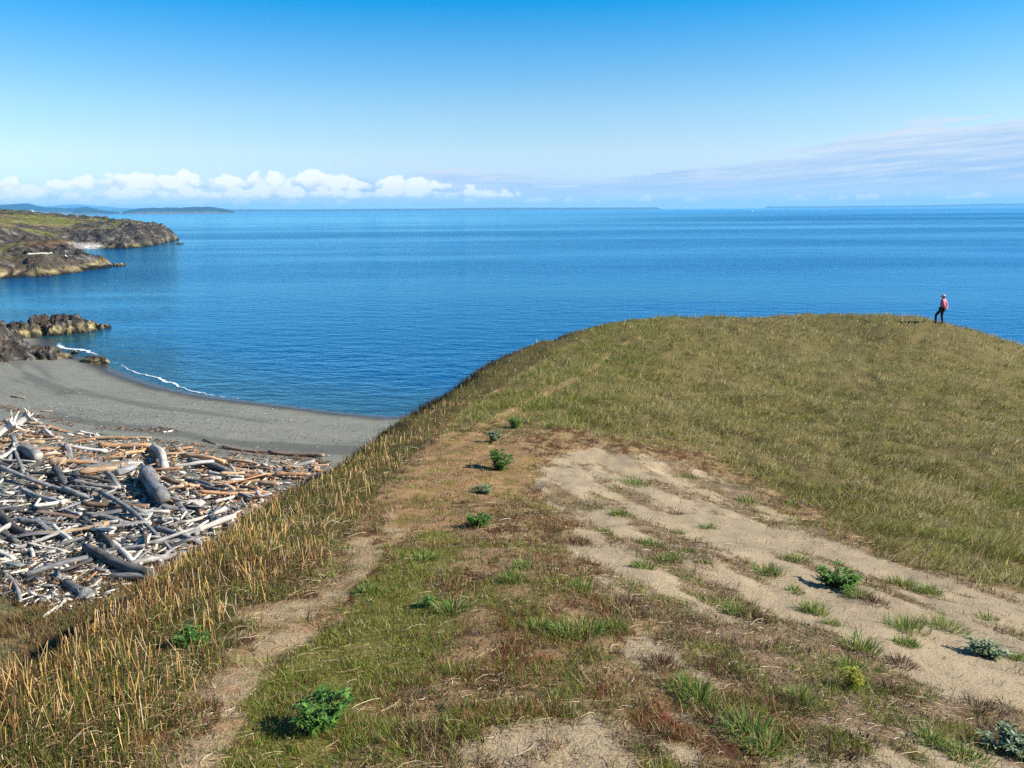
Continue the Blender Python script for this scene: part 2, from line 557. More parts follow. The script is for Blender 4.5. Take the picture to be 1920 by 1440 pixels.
HILL_PTS = [tuple(at_y(*q)) for q in HILL_PX] + [(0, 0, 13.85), (3, 0, 13.5), (-2.2, 0, 13.8), (0, -6, 15.0), (-6, -6, 14.8), (8, -5, 14.2), (14, 2, 11.5), (24, 8, 8.2), (38, 25, 4.5),
                                                 (0, 56, 8.9), (16, 58, 8.8), (30, 54, 7.4), (-8, 20, 9.6), (-8, 35, 8.6), (-8, 8, 11.6)]
hill_top = TPS(HILL_PTS, 0.02)
BRINK = crom([(-2.4, -18), (-2.5, -5), (-2.85, 0), (-3.3, 3.7), (-3.65, 6), (-3.8, 8.5), (-3.8, 11), (-3.7, 16), (-3.0, 20.5), (-2.2, 26), (-1.4, 32), (0.5, 39), (4.8, 45.4), (10, 49.6), (17.8, 51), (26.5, 49.2), (33, 45), (44, 32), (60, 8), (62, -18)], 5)


def brink_d(x, y):
    return -sdist(x, y, BRINK)       # positive outside, over the drop


def hill_z(x, y, fine=True):
    z = hill_top(x, y)
    d = brink_d(x, y) + (fbm(x * 0.35, y * 0.35, 3, 21) - 0.5) * 0.9
    g = 1.55 - 0.75 * sstep(y, 14, 21)
    wdt = 0.7 - 0.3 * sstep(y, 15, 22) + 0.5 * sstep(y, 40, 50)
    s = d - 0.15
    z = z - g * (np.sqrt(s * s + wdt * wdt) + s) * 0.5
    s = s - 2.1 - 1.2 * sstep(y, 18, 26)
    z = z - (1.75 - g) * (np.sqrt(s * s + .36) + s) * 0.5
    if fine:
        r = np.hypot(x, y)
        z = z + (fbm(x * 0.22, y * 0.22, 3, 31) - 0.5) * 0.5 * sstep(r, 6, 25)
        z = z + (fbm(x * 1.1, y * 1.1, 4, 33) - 0.5) * 0.16 * sstep(r, 1, 9)
        z = z + (fbm(x * 1.9, y * 1.9, 3, 37, 0.6) - 0.5) * 0.22 * sstep(r, 11, 22)
        z = z + (fbm(x * 4.5, y * 4.5, 4, 35, 0.6) - 0.5) * 0.040
    return z


# ground zones, traced on the photograph and dropped onto the hill
SAND = [(1005, 905), (1035, 855), (1120, 838), (1290, 870), (1400, 915), (1500, 985), (1640, 1035), (1790, 1075), (1960, 1130), (2200, 1230), (2300, 1620), (1620, 1620), (1520, 1450), (1450, 1370), (1330, 1290), (1190, 1230), (1160, 1140), (1080, 1010), (1040, 960)]
SAND2 = [(900, 1330), (1060, 1300), (1260, 1380), (1330, 1440), (1300, 1620), (900, 1620), (960, 1420)]
PATH_LO = [(150, 1640), (270, 1440), (330, 1340), (420, 1240), (520, 1150), (590, 1090), (650, 1045), (720, 990)]
PATH_HI = [(930, 790), (1010, 740), (1090, 705), (1160, 650), (1210, 628)]
ORANGE = [(700, 965), (760, 900), (830, 815), (900, 805), (960, 830), (1005, 850), (990, 930), (880, 960), (800, 1000), (720, 1010)]
STUB_R = [(60, 1640), (180, 1470), (270, 1350), (370, 1250), (470, 1160), (560, 1085), (640, 1005), (700, 935), (760, 868), (830, 802), (900, 748), (975, 700), (1050, 655), (1100, 620), (1100, 300), (-900, 300), (-900, 1640)]
GREEN = [(300, 1640), (360, 1420), (430, 1300), (560, 1185), (680, 1070), (780, 1005), (850, 985), (890, 1020), (860, 1130), (800, 1230), (740, 1330), (690, 1440), (640, 1640)]
HILLG = [(820, 805), (905, 790), (1000, 800), (1120, 810), (1330, 850), (1480, 930), (1620, 1005), (1790, 1060), (1960, 1110), (2400, 1270), (2400, 200), (1000, 200), (1000, 690), (900, 750)]


def zones(x, y, z, jit=1.0, dither=0.0):
    """soft membership of ground points in the traced zones"""
    r = np.hypot(x, y)
    u, v = project(x, y, z)
    k = F_PX / np.maximum(r, 2.0)
    ju = (fbm(x * 1.3, y * 1.3, 4, 51) - 0.5) * 1.1 * k * jit * np.minimum(1, 8 / r)
    jv = (fbm(x * 1.3, y * 1.3, 4, 57) - 0.5) * 0.5 * k * jit * np.minimum(1, 8 / r)
    if dither:
        dn = dither * k * np.minimum(1, 8 / r)
        ju = ju + rng.normal(0, 1, x.shape) * dn
        jv = jv + rng.normal(0, .5, x.shape) * dn
    uu, vv = u + ju, v + jv
    Zn = {}
    Zn['sand'] = inpoly(uu, vv, SAND) | inpoly(uu, vv, SAND2)
    pd = line_dist(uu * 1.0, vv * 1.0, PATH_LO)
    Zn['path'] = pd < (12 + 0.105 * np.clip(v - 960, 0, 600))
    ph = line_dist(uu, vv, PATH_HI)
    Zn['path_hi'] = (ph < 1.5 + 0.055 * np.clip(v - 640, 0, 200)) & (fbm(x * .8, y * .8, 3, 345) > .46)
    Zn['orange'] = inpoly(uu, vv, ORANGE)
    Zn['stub'] = inpoly(u + 0.35 * ju, v + 0.35 * jv, STUB_R) & ~Zn['path']
    Zn['green'] = inpoly(uu, vv, GREEN) & ~Zn['path'] & ~Zn['stub']
    Zn['hill'] = inpoly(u + 2.2 * ju, v + 2.2 * jv, HILLG) & ~Zn['stub'] & ~Zn['sand']
    used = Zn['sand'] | Zn['path'] | Zn['orange'] | Zn['stub'] | Zn['green'] | Zn['hill']
    Zn['litter'] = ~used
    return Zn, u, v


def stripes(x, y):
    """debris drawn out down the sandy slope"""
    a, c = x * .29 - y * .957, x * .957 + y * .29
    return fbm(c * 1.9 + 5, a * .55, 4, 341, .55)


hr = np.concatenate([np.linspace(0.0, 1.3, 8)[:-1], np.geomspace(1.3, 85, 430)])
ht = np.radians(np.concatenate([np.linspace(-180, -62, 40)[:-1], np.linspace(-62, 62, 520), np.linspace(62, 180, 40)[1:]]))
HR, HT = np.meshgrid(hr, ht, indexing='ij')
HX, HY = HR * np.sin(HT), HR * np.cos(HT)
HZ = hill_z(HX, HY)
Zn, HU, HV = zones(HX, HY, HZ)
C_SAND, C_PATH, C_ORANGE = np.array(L(158, 139, 110)), np.array(L(164, 140, 106)), np.array(L(148, 116, 80))
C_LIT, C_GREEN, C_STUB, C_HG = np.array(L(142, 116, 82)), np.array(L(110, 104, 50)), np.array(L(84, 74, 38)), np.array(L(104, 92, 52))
n1 = fbm(HX * 0.9, HY * 0.9, 4, 61)[..., None]
n2 = fbm(HX * 5.0, HY * 5.0, 3, 63)[..., None]
HC = np.broadcast_to(C_LIT, HX.shape + (3,)).copy()
HC = HC * (1 - sstep(n2, .50, .62)) + np.array(L(88, 58, 36)) * sstep(n2, .50, .62)
for key, c in (('hill', C_HG), ('green', C_GREEN), ('stub', C_STUB), ('orange', C_ORANGE), ('sand', C_SAND), ('path', C_PATH)):
    mk = Zn[key][..., None]
    cc = np.broadcast_to(c, HC.shape) * (0.86 + 0.28 * n1)
    if key == 'orange':
        s_ = sstep(n2, .52, .66)
        cc = cc * (1 - s_) + np.array(L(120, 104, 52)) * s_
    if key == 'sand':
        s_ = sstep(stripes(HX, HY)[..., None] * .8 + n2 * .2, .53, .64) * 0.6
        cc = cc * (1 - s_) + np.array(L(104, 76, 50)) * s_
    if key == 'path':
        s_ = sstep(n2, .56, .70) * 0.5
        cc = cc * (1 - s_) + np.array(L(140, 96, 62)) * s_
    HC = np.where(mk, cc, HC)
mk = (Zn['path_hi'] & Zn['hill'])[..., None]
HC = np.where(mk, np.array(L(146, 122, 80)), HC)
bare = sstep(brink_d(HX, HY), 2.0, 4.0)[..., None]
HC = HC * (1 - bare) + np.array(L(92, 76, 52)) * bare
keep = HZ > -1.5
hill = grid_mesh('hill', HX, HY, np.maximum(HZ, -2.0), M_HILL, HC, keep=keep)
tag(hill, kind='structure')

# ------------------------------------------------------------------ beach
bx = np.concatenate([np.linspace(-260, -75, 40)[:-1], np.linspace(-75, 12, 230), np.linspace(12, 60, 12)[1:]])
by = np.concatenate([np.linspace(-40, 14, 12)[:-1], np.linspace(14, 112, 260), np.linspace(112, 165, 30)[1:]])
BX, BY = np.meshgrid(bx, by, indexing='ij')
BD = beach_d(BX, BY)
BZ = beach_z(BX, BY)
C_G, C_WET, C_SH = np.array(L(116, 114, 100)), np.array(L(74, 68, 56)), np.array(L(94, 92, 80))
bn = fbm(BX * 0.06 + BY * 0.02, BY * 0.30, 4, 71)[..., None]
BC = C_G * (0.82 + 0.36 * bn)
strk = sstep(fbm(BX * 0.10, BD * 0.45, 4, 73), .56, .66)[..., None] * sstep(BD, 3, 8)[..., None] * (1 - sstep(BD, 17, 24))[..., None]
BC = BC * (1 - 0.6 * strk) + C_SH * 0.55 * 0.6 * strk
wet = (1 - sstep(BD + (fbm(BX * .4, BY * .4, 3, 77) - .5) * 1.2, 1.2, 3.2))[..., None]
BC = BC * (1 - wet) + C_WET * 0.8 * wet
# turf and dead grass at the back of the beach, under the bluff
bu, bv = project(BX, BY, BZ)
back = sstep(bv + bu * .12 + (fbm(BX * .5, BY * .5, 4, 79) - .5) * 120, 1030, 1110)[..., None]
gsel = sstep(fbm(BX * .8, BY * .8, 3, 81), .42, .58)[..., None]
BC = BC * (1 - back) + (np.array(L(128, 112, 66)) * (1 - gsel) + np.array(L(96, 96, 52)) * gsel) * back
_t = NT(M_BEACH.node_tree)
_sp = _t.n('ShaderNodeSeparateXYZ'); _t.link(_t.n('ShaderNodeNewGeometry').outputs['Position'], _sp.inputs[0])
_t.link(_t.m('ADD', 0.09, _t.m('MULTIPLY', _t.ss(_sp.outputs[2], 0.06, 0.26), 0.78)), M_BEACH.node_tree.nodes['Principled BSDF'].inputs['Roughness'])
M_BEACH.node_tree.nodes['Principled BSDF'].inputs['Specular IOR Level'].default_value = 0.45
beach = grid_mesh('beach', BX, BY, BZ, M_BEACH, BC)
tag(beach, kind='structure')

# ------------------------------------------------------------------ foam where the ripples reach the beach
def foam_mat():
    m, t, b = mat_new('sea_foam')
    pos = t.n('ShaderNodeNewGeometry').outputs['Position']
    a = t.n('ShaderNodeAttribute', attribute_name='Col')
    n = t.m('ADD', t.m('MULTIPLY', t.noise(pos, 2.2, 5.0, 0.65), 0.65), t.m('MULTIPLY', t.noise(pos, 0.35, 2.0, 0.5), 0.35))
    sp = t.n('ShaderNodeSeparateXYZ'); t.link(a.outputs[0], sp.inputs[0])
    t.link(t.ss(t.m('ADD', n, t.m('MULTIPLY', sp.outputs[0], 0.34)), 0.60, 0.72), b.inputs['Alpha'])
    b.inputs['Base Color'].default_value = (0.55, 0.57, 0.58, 1)
    b.inputs['Roughness'].default_value = 0.7
    return m


M_FOAM = foam_mat()


def foam(pts_px, w_m):
    pts = crom([tuple(on_z(u, v)[:2]) for u, v in pts_px], 14)
    P = np.array(pts)
    T = np.gradient(P, axis=0)
    T /= np.linalg.norm(T, axis=1)[:, None]
    N = np.stack([-T[:, 1], T[:, 0]], 1)
    P = P + N * ((fbm(P[:, 0] * 0.8, P[:, 1] * 0.8, 3, 91) - 0.5) * 0.9)[:, None]
    ww = w_m * (0.35 + 1.3 * fbm(P[:, 0] * 0.3, P[:, 1] * 0.3, 2, 93))
    off = np.linspace(-1, 1, 7)
    X = P[:, 0][:, None] + N[:, 0][:, None] * ww[:, None] * off
    Y = P[:, 1][:, None] + N[:, 1][:, None] * ww[:, None] * off
    core = np.broadcast_to((1 - np.abs(off)) ** 1.0, X.shape) * sstep(np.minimum(np.arange(len(P)), np.arange(len(P))[::-1])[:, None] / len(P), 0, 0.30)
    o = grid_mesh('foam', X, Y, np.full_like(X, 0.035), M_FOAM, np.repeat(core[..., None], 3, -1))
    return tag(o, kind='structure')


foam([(200, 677), (222, 682), (246, 694), (285, 706), (330, 722), (372, 735), (430, 745), (500, 753)], 0.20)
foam([(104, 642), (114, 648), (122, 653), (150, 656), (176, 662), (200, 672)], 0.42)

# ------------------------------------------------------------------ rock colours shared by outcrops and headlands
R_DARK, R_TAN, R_BLACK, R_BROWN, R_GREY, R_OCHRE = (np.array(L(*c)) for c in ((66, 60, 53), (156, 140, 98), (30, 27, 24), (86, 74, 62), (126, 121, 113), (160, 116, 64)))


def rock_colour(X, Y, Z, k, seed):
    """tide-zoned shore rock: black weed line, barnacle tan, then dark lichened stone"""
    n = fbm(X / k, Y / k, 4, seed)[..., None]
    n2 = fbm(X / k * 3.7, Y / k * 3.7, 3, seed + 4)[..., None]
    zz = Z[..., None] + (n2 - 0.5) * 0.9
    C = R_DARK * (0.7 + 0.6 * n2) * np.ones_like(n)
    s = sstep(n, .52, .66); C = C * (1 - s) + R_BROWN * s
    s = sstep(n2, .60, .72) * .7; C = C * (1 - s) + R_GREY * s
    s = (1 - sstep(zz, 0.9, 1.5)) * sstep(n2, .35, .55); C = C * (1 - s) + R_TAN * s * (0.75 + 0.5 * n)
    s = 1 - sstep(zz, 0.25, 0.7); C = C * (1 - s) + R_BLACK * s
    return C


def outcrop(name, label, blobs, box, step, amp, seed, cell=1.3, tide=0.0):
    X, Y = np.meshgrid(np.arange(box[0], box[1], step), np.arange(box[2], box[3], step), indexing='ij')
    wx = X + (fbm(X * 0.5, Y * 0.5, 3, seed) - .5) * 2.2
    wy = Y + (fbm(X * 0.5, Y * 0.5, 3, seed + 3) - .5) * 2.2
    base = np.full(X.shape, -1.5)
    for cx, cy, rx, ry, h, rot in blobs:
        c, s = math.cos(rot), math.sin(rot)
        a, b_ = ((wx - cx) * c + (wy - cy) * s) / rx, (-(wx - cx) * s + (wy - cy) * c) / ry
        q = np.sqrt(a * a + b_ * b_)
        base = np.maximum(base, -1.5 + (h + 1.5) * (1 - sstep(q, 0.45, 1.15)))
    _, brd, val = cells(wx / cell, wy / cell, seed)
    _, brd2, val2 = cells(wx / cell * 2.6 + 5, wy / cell * 2.6, seed + 2)
    on = sstep(base, -1.0, 0.6)
    Z = base + on * amp * ((val - 0.5) * 0.9 + (val2 - .5) * 0.45 - 0.30 * (1 - sstep(brd, 0, .18)) + (ridged(X * .9, Y * .9, 4, seed) - .6) * 0.9)
    Cr = rock_colour(X, Y, Z + tide, 2.5, seed)
    X = X + (fbm(Y * 1.1 + Z * .7, Z * 2.3, 3, seed + 6) - .5) * 0.9 * on
    Y = Y + (fbm(X * 1.1 - Z * .6, Z * 2.3, 3, seed + 8) - .5) * 0.9 * on
    o = grid_mesh(name, X, Y, Z, M_ROCK, Cr, keep=Z > -1.2)
    return tag(o, label, 'rock')


outcrop('rock_outcrop', 'low tan and dark rock ledge reaching into the cove beyond the beach',
        [(-59.8, 105.2, 5.0, 3.0, 1.9, 0.3), (-64.5, 101, 5.0, 3.4, 1.5, 0.2), (-70, 100, 5.5, 4.2, 2.0, 0.1), (-56.6, 109.0, 3.6, 1.0, 0.55, 0.5), (-75.5, 102, 4.2, 4.2, 3.7, 0.0), (-82, 104, 7, 7, 4.2, 0)],
        (-95, -50, 90, 116), 0.16, 1.05, 101, 1.1)
outcrop('rock_bank', 'brown sloping rock bank at the left end of the grey beach',
        [(-54.5, 82.5, 6.0, 4.8, 2.4, -0.5), (-60, 84, 7, 8, 3.8, 0), (-69, 86, 10, 12, 5.2, 0), (-50.5, 84.0, 4.2, 2.8, 1.2, -0.4), (-66, 94, 8, 6, 2.8, 0.2)],
        (-80, -38, 68, 102), 0.17, 0.8, 131, 1.4, 0.9)


def boulder(u, v, z, w, d, h, seed, label):
    p = on_z(u, v, z)
    bm = bmesh.new()
    bmesh.ops.create_icosphere(bm, subdivisions=4, radius=1.0)
    co = np.array([x.co for x in bm.verts])
    n = (fbm(co[:, 0] * 1.3 + seed, co[:, 1] * 1.3 + co[:, 2] * 1.7, 4, seed) - .5) * 0.75
    _, b_, v_ = cells(co[:, 0] * 1.7 + co[:, 2] * .6 + seed, co[:, 1] * 1.7 - co[:, 2] * .5, seed)
    n += (v_ - .5) * 0.22
    co *= (1 + n)[:, None]
    co[:, 2] = np.where(co[:, 2] < -0.35, -0.35, co[:, 2])
    co *= np.array([w / 2, d / 2, h * 0.75])
    for x, c in zip(bm.verts, co):
        x.co = c
    o = bm_obj('boulder', bm, M_ROCK)
    me = o.data
    C = rock_colour(co[:, 0] + seed, co[:, 1], co[:, 2] * 1.2 + h * 0.6, 1.0, seed)
    at = me.color_attributes.new('Col', 'FLOAT_COLOR', 'POINT')
    at.data.foreach_set('color', np.c_[C, np.ones(len(C))].astype(np.float32).ravel())
    o.location = (p[0], p[1], z + h * 0.10)
    return tag(o, label, 'rock', 'boulders at the edge of the cove')


boulder(176, 681, 0.0, 2.9, 1.7, 0.95, 3, 'widest tan boulder at the waterline, by the start of the foam line')
boulder(120, 671, 0.25, 1.25, 1.0, 0.75, 8, 'small rounded tan boulder beside the brown rock bank')
boulder(141, 663, 0.0, 0.8, 0.6, 0.45, 13, 'small black boulder standing in the shallows between two tan ones')
boulder(131, 673, 0.15, 0.7, 0.5, 0.25, 19, 'flat pale stone just in front of the small tan boulder')

# ------------------------------------------------------------------ headlands across the cove
HEAD_PX = [(-60, 527), (0, 524), (40, 521), (100, 517), (140, 513), (170, 508), (200, 504), (219, 500), (228, 497.5)]
HEAD_C = [tuple(on_z(u, v)[:2]) for u, v in HEAD_PX] + [(-124, 250), (-137, 262), (-158, 285), (-180, 315)] + \
         [tuple(on_z(u, v)[:2]) for u, v in ((112, 465.5), (135, 468), (152, 467.5), (172, 466.5), (205, 466), (240, 465), (272, 463), (292, 461), (304, 457), (318, 452.5), (330, 449.5))] + \
         [(-200, 485), (-222, 500), (-262, 520), (-330, 560), (-420, 600), (-560, 640), (-700, 600), (-700, 150), (-260, 160)]
HEAD_H = TPS([tuple(at_y(*q)) for q in (
    (150, 480, 226), (190, 487, 230), (95, 452, 262), (115, 460, 255), (60, 476, 235), (0, 478, 232), (0, 458, 268), (40, 446, 290), (0, 436, 318), (60, 433, 345), (0, 421, 372),
    (0, 406, 432), (30, 409, 440), (70, 415, 440), (110, 426, 418), (150, 431, 412), (150, 443, 375), (100, 446, 352), (200, 440, 378), (180, 419, 448), (205, 420, 445), (250, 425, 436),
    (240, 436, 392), (285, 431, 420), (300, 437, 412), (306, 443, 408))] + [(-330, 300, 14), (-500, 300, 22), (-450, 500, 22), (-250, 180, 8), (-150, 215, 3.2)], 4.0)
xs = np.concatenate([np.linspace(-430, -265, 40)[:-1], np.arange(-265, -105, 0.85)])
ys = np.concatenate([np.arange(185, 300, 0.85), np.arange(300, 520, 1.05), np.linspace(522, 600, 20)])
X, Y = np.meshgrid(xs, ys, indexing='ij')
wx, wy = X + (fbm(X * .08, Y * .08, 4, 141) - .5) * 9, Y + (fbm(X * .08, Y * .08, 4, 145) - .5) * 9
D = sdist(wx, wy, HEAD_C)
cove = np.exp(-(((X + 200) / 20) ** 2 + ((Y - 352) / 24) ** 2))
T_ = np.clip(HEAD_H(X, Y), 0.8, 40)
wc = 3.2 + 22 * cove
Z = T_ * (1 - np.exp(-np.maximum(D, 0) / wc)) + np.where(D < 0, 0.25 * D, 0)
rk = (1 - sstep(D + (fbm(X * .05, Y * .05, 3, 149) - .5) * 30, 14, 26)) * (1 - sstep(cove, .35, .6))
knob = sstep(fbm(X * .045, Y * .045, 4, 153), .56, .66)
rk = np.maximum(rk, knob * 0.9 * sstep(D, 4, 10))
_, brd, val = cells(wx / 5.0, wy / 5.0, 151)
_, brd2, val2 = cells(wx / 2.0, wy / 2.0, 157)
Z = Z + sstep(D, 0.0, 2.5) * (rk * ((val - .45) * 1.7 + (val2 - .5) * 0.9 + (ridged(X * .16, Y * .16, 4, 159) - .62) * 3.0) + (1 - rk) * (fbm(X * .12, Y * .12, 4, 161) - .5) * 0.9)
Z = np.maximum(Z, -2.0)
RC = rock_colour(X, Y, Z * 0.72, 9.0, 163)
gn, gn2 = fbm(X * .04, Y * .04, 4, 165)[..., None], fbm(X * .22, Y * .22, 4, 169)[..., None]
GC = np.array(L(118, 116, 48)) * (1 - sstep(gn, .53, .66)) + np.array(L(132, 114, 74)) * sstep(gn, .53, .66)
GC = GC * (0.7 + 0.6 * gn2)
br = sstep(fbm(X * .07 + 3, Y * .07, 4, 171), .55, .63)[..., None]
GC = GC * (1 - br) + np.array(L(90, 78, 54)) * (0.7 + .6 * gn2) * br
HCc = RC * rk[..., None] + GC * (1 - rk[..., None])
cs = sstep(cove, .30, .5)[..., None] * (1 - sstep(Z, 1.6, 2.6))[..., None]
HCc = HCc * (1 - cs) + np.array(L(190, 182, 170)) * cs
och = np.exp(-(((X + 150) / 7) ** 2 + ((Y - 262) / 9) ** 2))[..., None]
HCc = HCc * (1 - och * .5) + R_OCHRE * 0.8 * och * .5
XD = X + (fbm(Y * .3 + Z * .2, Z * .7, 3, 175) - .5) * 3.0 * rk
YD = Y + (fbm(X * .3 - Z * .2, Z * .7, 3, 177) - .5) * 3.0 * rk
head = grid_mesh('headland', XD, YD, Z, M_HEAD, HCc, keep=Z > -1.5)
tag(head, kind='structure')


def head_z(x, y):
    i, j = np.argmin(abs(xs - x)), np.argmin(abs(ys - y))
    return float(Z_HEAD[i, j])


Z_HEAD = Z.copy()


def reef(pts_px, wid, hgt, label, seed):
    p = [on_z(u, v) for u, v in pts_px]
    c = sum(p) / len(p)
    ln = np.linalg.norm(p[-1] - p[0]) / 2
    ang = math.atan2(p[-1][1] - p[0][1], p[-1][0] - p[0][0])
    return outcrop('reef', label, [(c[0], c[1], ln * 1.1, wid, hgt, ang)], (c[0] - ln - 4, c[0] + ln + 4, c[1] - ln - 4, c[1] + ln + 4), max(0.25, ln / 40), 0.5, seed, 1.6)


reef([(219, 499), (234, 497.6)], 1.6, 0.8, 'black half-drowned rock just off the tip of the nearer headland', 181)
reef([(322, 458), (349, 457)], 1.4, 0.55, 'thin dark reef lying in the sea off the farther headland', 187)

# ------------------------------------------------------------------ far land: lighthouse head, wooded islands, distant coasts
def far_land(name, prof, y, depth, cols, rough, seed, n=420, m=26, cut=0.35):
    """prof: photo pixels along the crest; the land is a rounded ridge with tree-height roughness"""
    u = np.linspace(prof[0][0], prof[-1][0], n)
    v = np.interp(u, [p[0] for p in prof], [p[1] for p in prof])
    top = np.array([at_y(a, b, y) for a, b in zip(u, v)])
    s = np.linspace(-1, 1, m)
    env = np.maximum(0, 1 - np.abs(s) ** 2.2) ** cut
    endt = sstep(np.minimum(np.arange(n), np.arange(n)[::-1]) / n, 0, 0.015)
    scl = 1 + s * depth / y
    X = top[:, 0][:, None] * scl[None]
    Y = (y + s * depth)[None] * np.ones((n, 1))
    h = np.maximum(top[:, 2], 0.5) * endt
    Z = h[:, None] * env[None] - 1.0
    Z = Z + rough * (fbm(X / (rough * 4), Y / (rough * 4), 3, seed) - .35) * np.minimum(1, Z / (2 * rough)).clip(0)
    C = cols(X, Y, Z, env)
    o = grid_mesh(name, X, Y, Z, M_FAR, C)
    return tag(o, kind='structure')


def forest(c0, c1, shore):
    def f(X, Y, Z, env):
        n = fbm(X / 60, Y / 200, 3, 201)[..., None]
        C = np.array(c0) * (1 - n) + np.array(c1) * n
        s = (1 - sstep(Z, 2.0, 8.0))[..., None]
        return C * (1 - s) + np.array(shore) * s
    return f


far_land('lighthouse_head', [(-140, 386), (-60, 389), (0, 394), (30, 396), (48, 396.5), (62, 397), (72, 400), (80, 404), (86, 406.5)], 3300, 300,
         lambda X, Y, Z, e: np.broadcast_to(np.array(L(196, 182, 150)), X.shape + (3,)) * (0.75 + .5 * fbm(X / 30, Y / 60, 3, 203)[..., None]), 2.0, 205)
F0, F1, SHO = (0.006, 0.022, 0.018), (0.014, 0.034, 0.024), (0.20, 0.18, 0.14)
far_land('island', [(228, 398), (245, 394), (262, 391.5), (285, 390), (300, 391), (318, 389.5), (340, 390), (362, 389), (390, 388.5), (405, 389.5), (420, 392), (432, 395), (441, 397.5)], 7600, 700, forest(F0, F1, SHO), 14, 207)
far_land('island', [(-150, 380), (-60, 384), (0, 385), (20, 383.5), (40, 382), (55, 382.5), (70, 386), (85, 389.5), (100, 389.5), (120, 391), (140, 391), (155, 388.5), (165, 388.5), (180, 391.5), (192, 395), (215, 397), (228, 398.5)], 9000, 900, forest(F0, F1, SHO), 14, 211)
far_land('island', [(136, 398), (140, 394), (160, 391), (178, 392), (186, 396), (200, 397.5), (225, 398.6)], 7400, 260, forest(F0, F1, SHO), 12, 215)
far_land('far_coast', [(190, 395), (215, 392), (240, 393), (300, 393), (440, 392.5), (470, 392.5), (560, 393), (620, 392.5), (660, 392), (740, 391.5), (800, 391.5), (840, 391), (880, 390), (960, 389.6), (1050, 389.8), (1110, 389.5), (1180, 389.3), (1230, 389.2), (1246, 390.5)], 14500, 900, forest((0.04, 0.06, 0.03), (0.08, 0.09, 0.05), (0.10, 0.10, 0.08)), 14, 219)
far_land('far_coast', [(1428, 388.6), (1440, 387.5), (1500, 387.2), (1580, 386.6), (1660, 385.8), (1740, 385), (1800, 383.8), (1870, 381.6), (1900, 382.2), (1990, 380), (2300, 378)], 17500, 1000, forest((0.04, 0.06, 0.03), (0.07, 0.08, 0.05), (0.2, 0.18, 0.15)), 16, 223)
far_land('mountains', [(60, 390), (110, 386), (140, 384), (165, 385), (190, 387.5), (230, 390), (270, 392), (320, 391), (400, 393), (460, 394)], 19500, 500, forest((0.06, 0.07, 0.06), (0.1, 0.1, 0.09), (0.1, 0.1, 0.09)), 40, 227)

M_WHITE = flat_mat('white_paint', (0.80, 0.79, 0.76), 0.6, 0.04, 2.0)
M_GLASS = flat_mat('lantern_glass', (0.05, 0.07, 0.08), 0.1, 0.05)


def lathe(prof, n=10):
    bm = bmesh.new()
    rings = [[bm.verts.new((r * math.cos(2 * math.pi * k / n), r * math.sin(2 * math.pi * k / n), z)) for k in range(n)] for r, z in prof]
    for a, b in zip(rings[:-1], rings[1:]):
        for k in range(n):
            bm.faces.new((a[k], a[(k + 1) % n], b[(k + 1) % n], b[k]))
    bm.faces.new(rings[0][::-1]); bm.faces.new(rings[-1])
    return bm


def bbox(bm, c, s, rz=0.0):
    r = bmesh.ops.create_cube(bm, size=1.0)
    bmesh.ops.scale(bm, vec=s, verts=r['verts'])
    bmesh.ops.rotate(bm, cent=(0, 0, 0), matrix=Matrix.Rotation(rz, 3, 'Z'), verts=r['verts'])
    bmesh.ops.translate(bm, vec=c, verts=r['verts'])
    return r['verts']


lp = at_y(60.5, 397.5, 3290)
lh = tag(empty('lighthouse', lp), 'tiny white lighthouse on the pale far headland', 'lighthouse')
bm_obj('tower', lathe([(2.1, -2), (2.1, 0), (1.75, 6.2), (2.3, 6.4), (2.3, 6.9)], 8), M_WHITE, lh, False)
bm_obj('lantern', lathe([(1.3, 6.9), (1.3, 8.6)], 8), M_GLASS, lh, False)
bm_obj('roof', lathe([(1.7, 8.6), (0.9, 9.6), (0.1, 10.3)], 8), M_WHITE, lh, False)
bm = bmesh.new(); bbox(bm, (4.5, 0, 0.6), (5, 4, 5)); bm_obj('annex', bm, M_WHITE, lh, False)

# ------------------------------------------------------------------ two distant boats
def boat(u, v, ln, rz, label):
    p = on_z(u, v)
    e = tag(empty('boat', (p[0], p[1], 0), rz), label, 'boat', 'boats far out on the water')
    bm = bmesh.new()
    rows = []
    for t in np.linspace(-.5, .5, 9):
        w = 0.17 * ln * (1 - max(0, t * 2) ** 2.2) + 0.01
        k = 0.12 * ln * (1 + 0.5 * max(0, t * 2) ** 2)
        rows.append([bm.verts.new((t * ln, a * w, b * k)) for a, b in ((-1, 1), (-.8, .1), (0, -.4), (.8, .1), (1, 1))])
    for a, b in zip(rows[:-1], rows[1:]):
        for k in range(4):
            bm.faces.new((a[k], a[k + 1], b[k + 1], b[k]))
        bm.faces.new((a[4], a[0], b[0], b[4]))
    bm.faces.new(rows[0]); bm.faces.new(rows[-1][::-1])
    bm_obj('hull', bm, M_WHITE, e, False)
    bm = bmesh.new(); bbox(bm, (-0.03 * ln, 0, 0.21 * ln), (0.38 * ln, 0.24 * ln, 0.2 * ln)); bbox(bm, (-.05 * ln, 0, .325 * ln), (.42 * ln, .27 * ln, .03 * ln))
    bm_obj('cabin', bm, M_WHITE, e, False)


boat(1410, 396, 11.0, 0.4, 'tiny white boat on the horizon, nearer the middle')
boat(1567, 392.8, 14.0, 2.2, 'tiny white boat on the horizon below the right-hand coast')

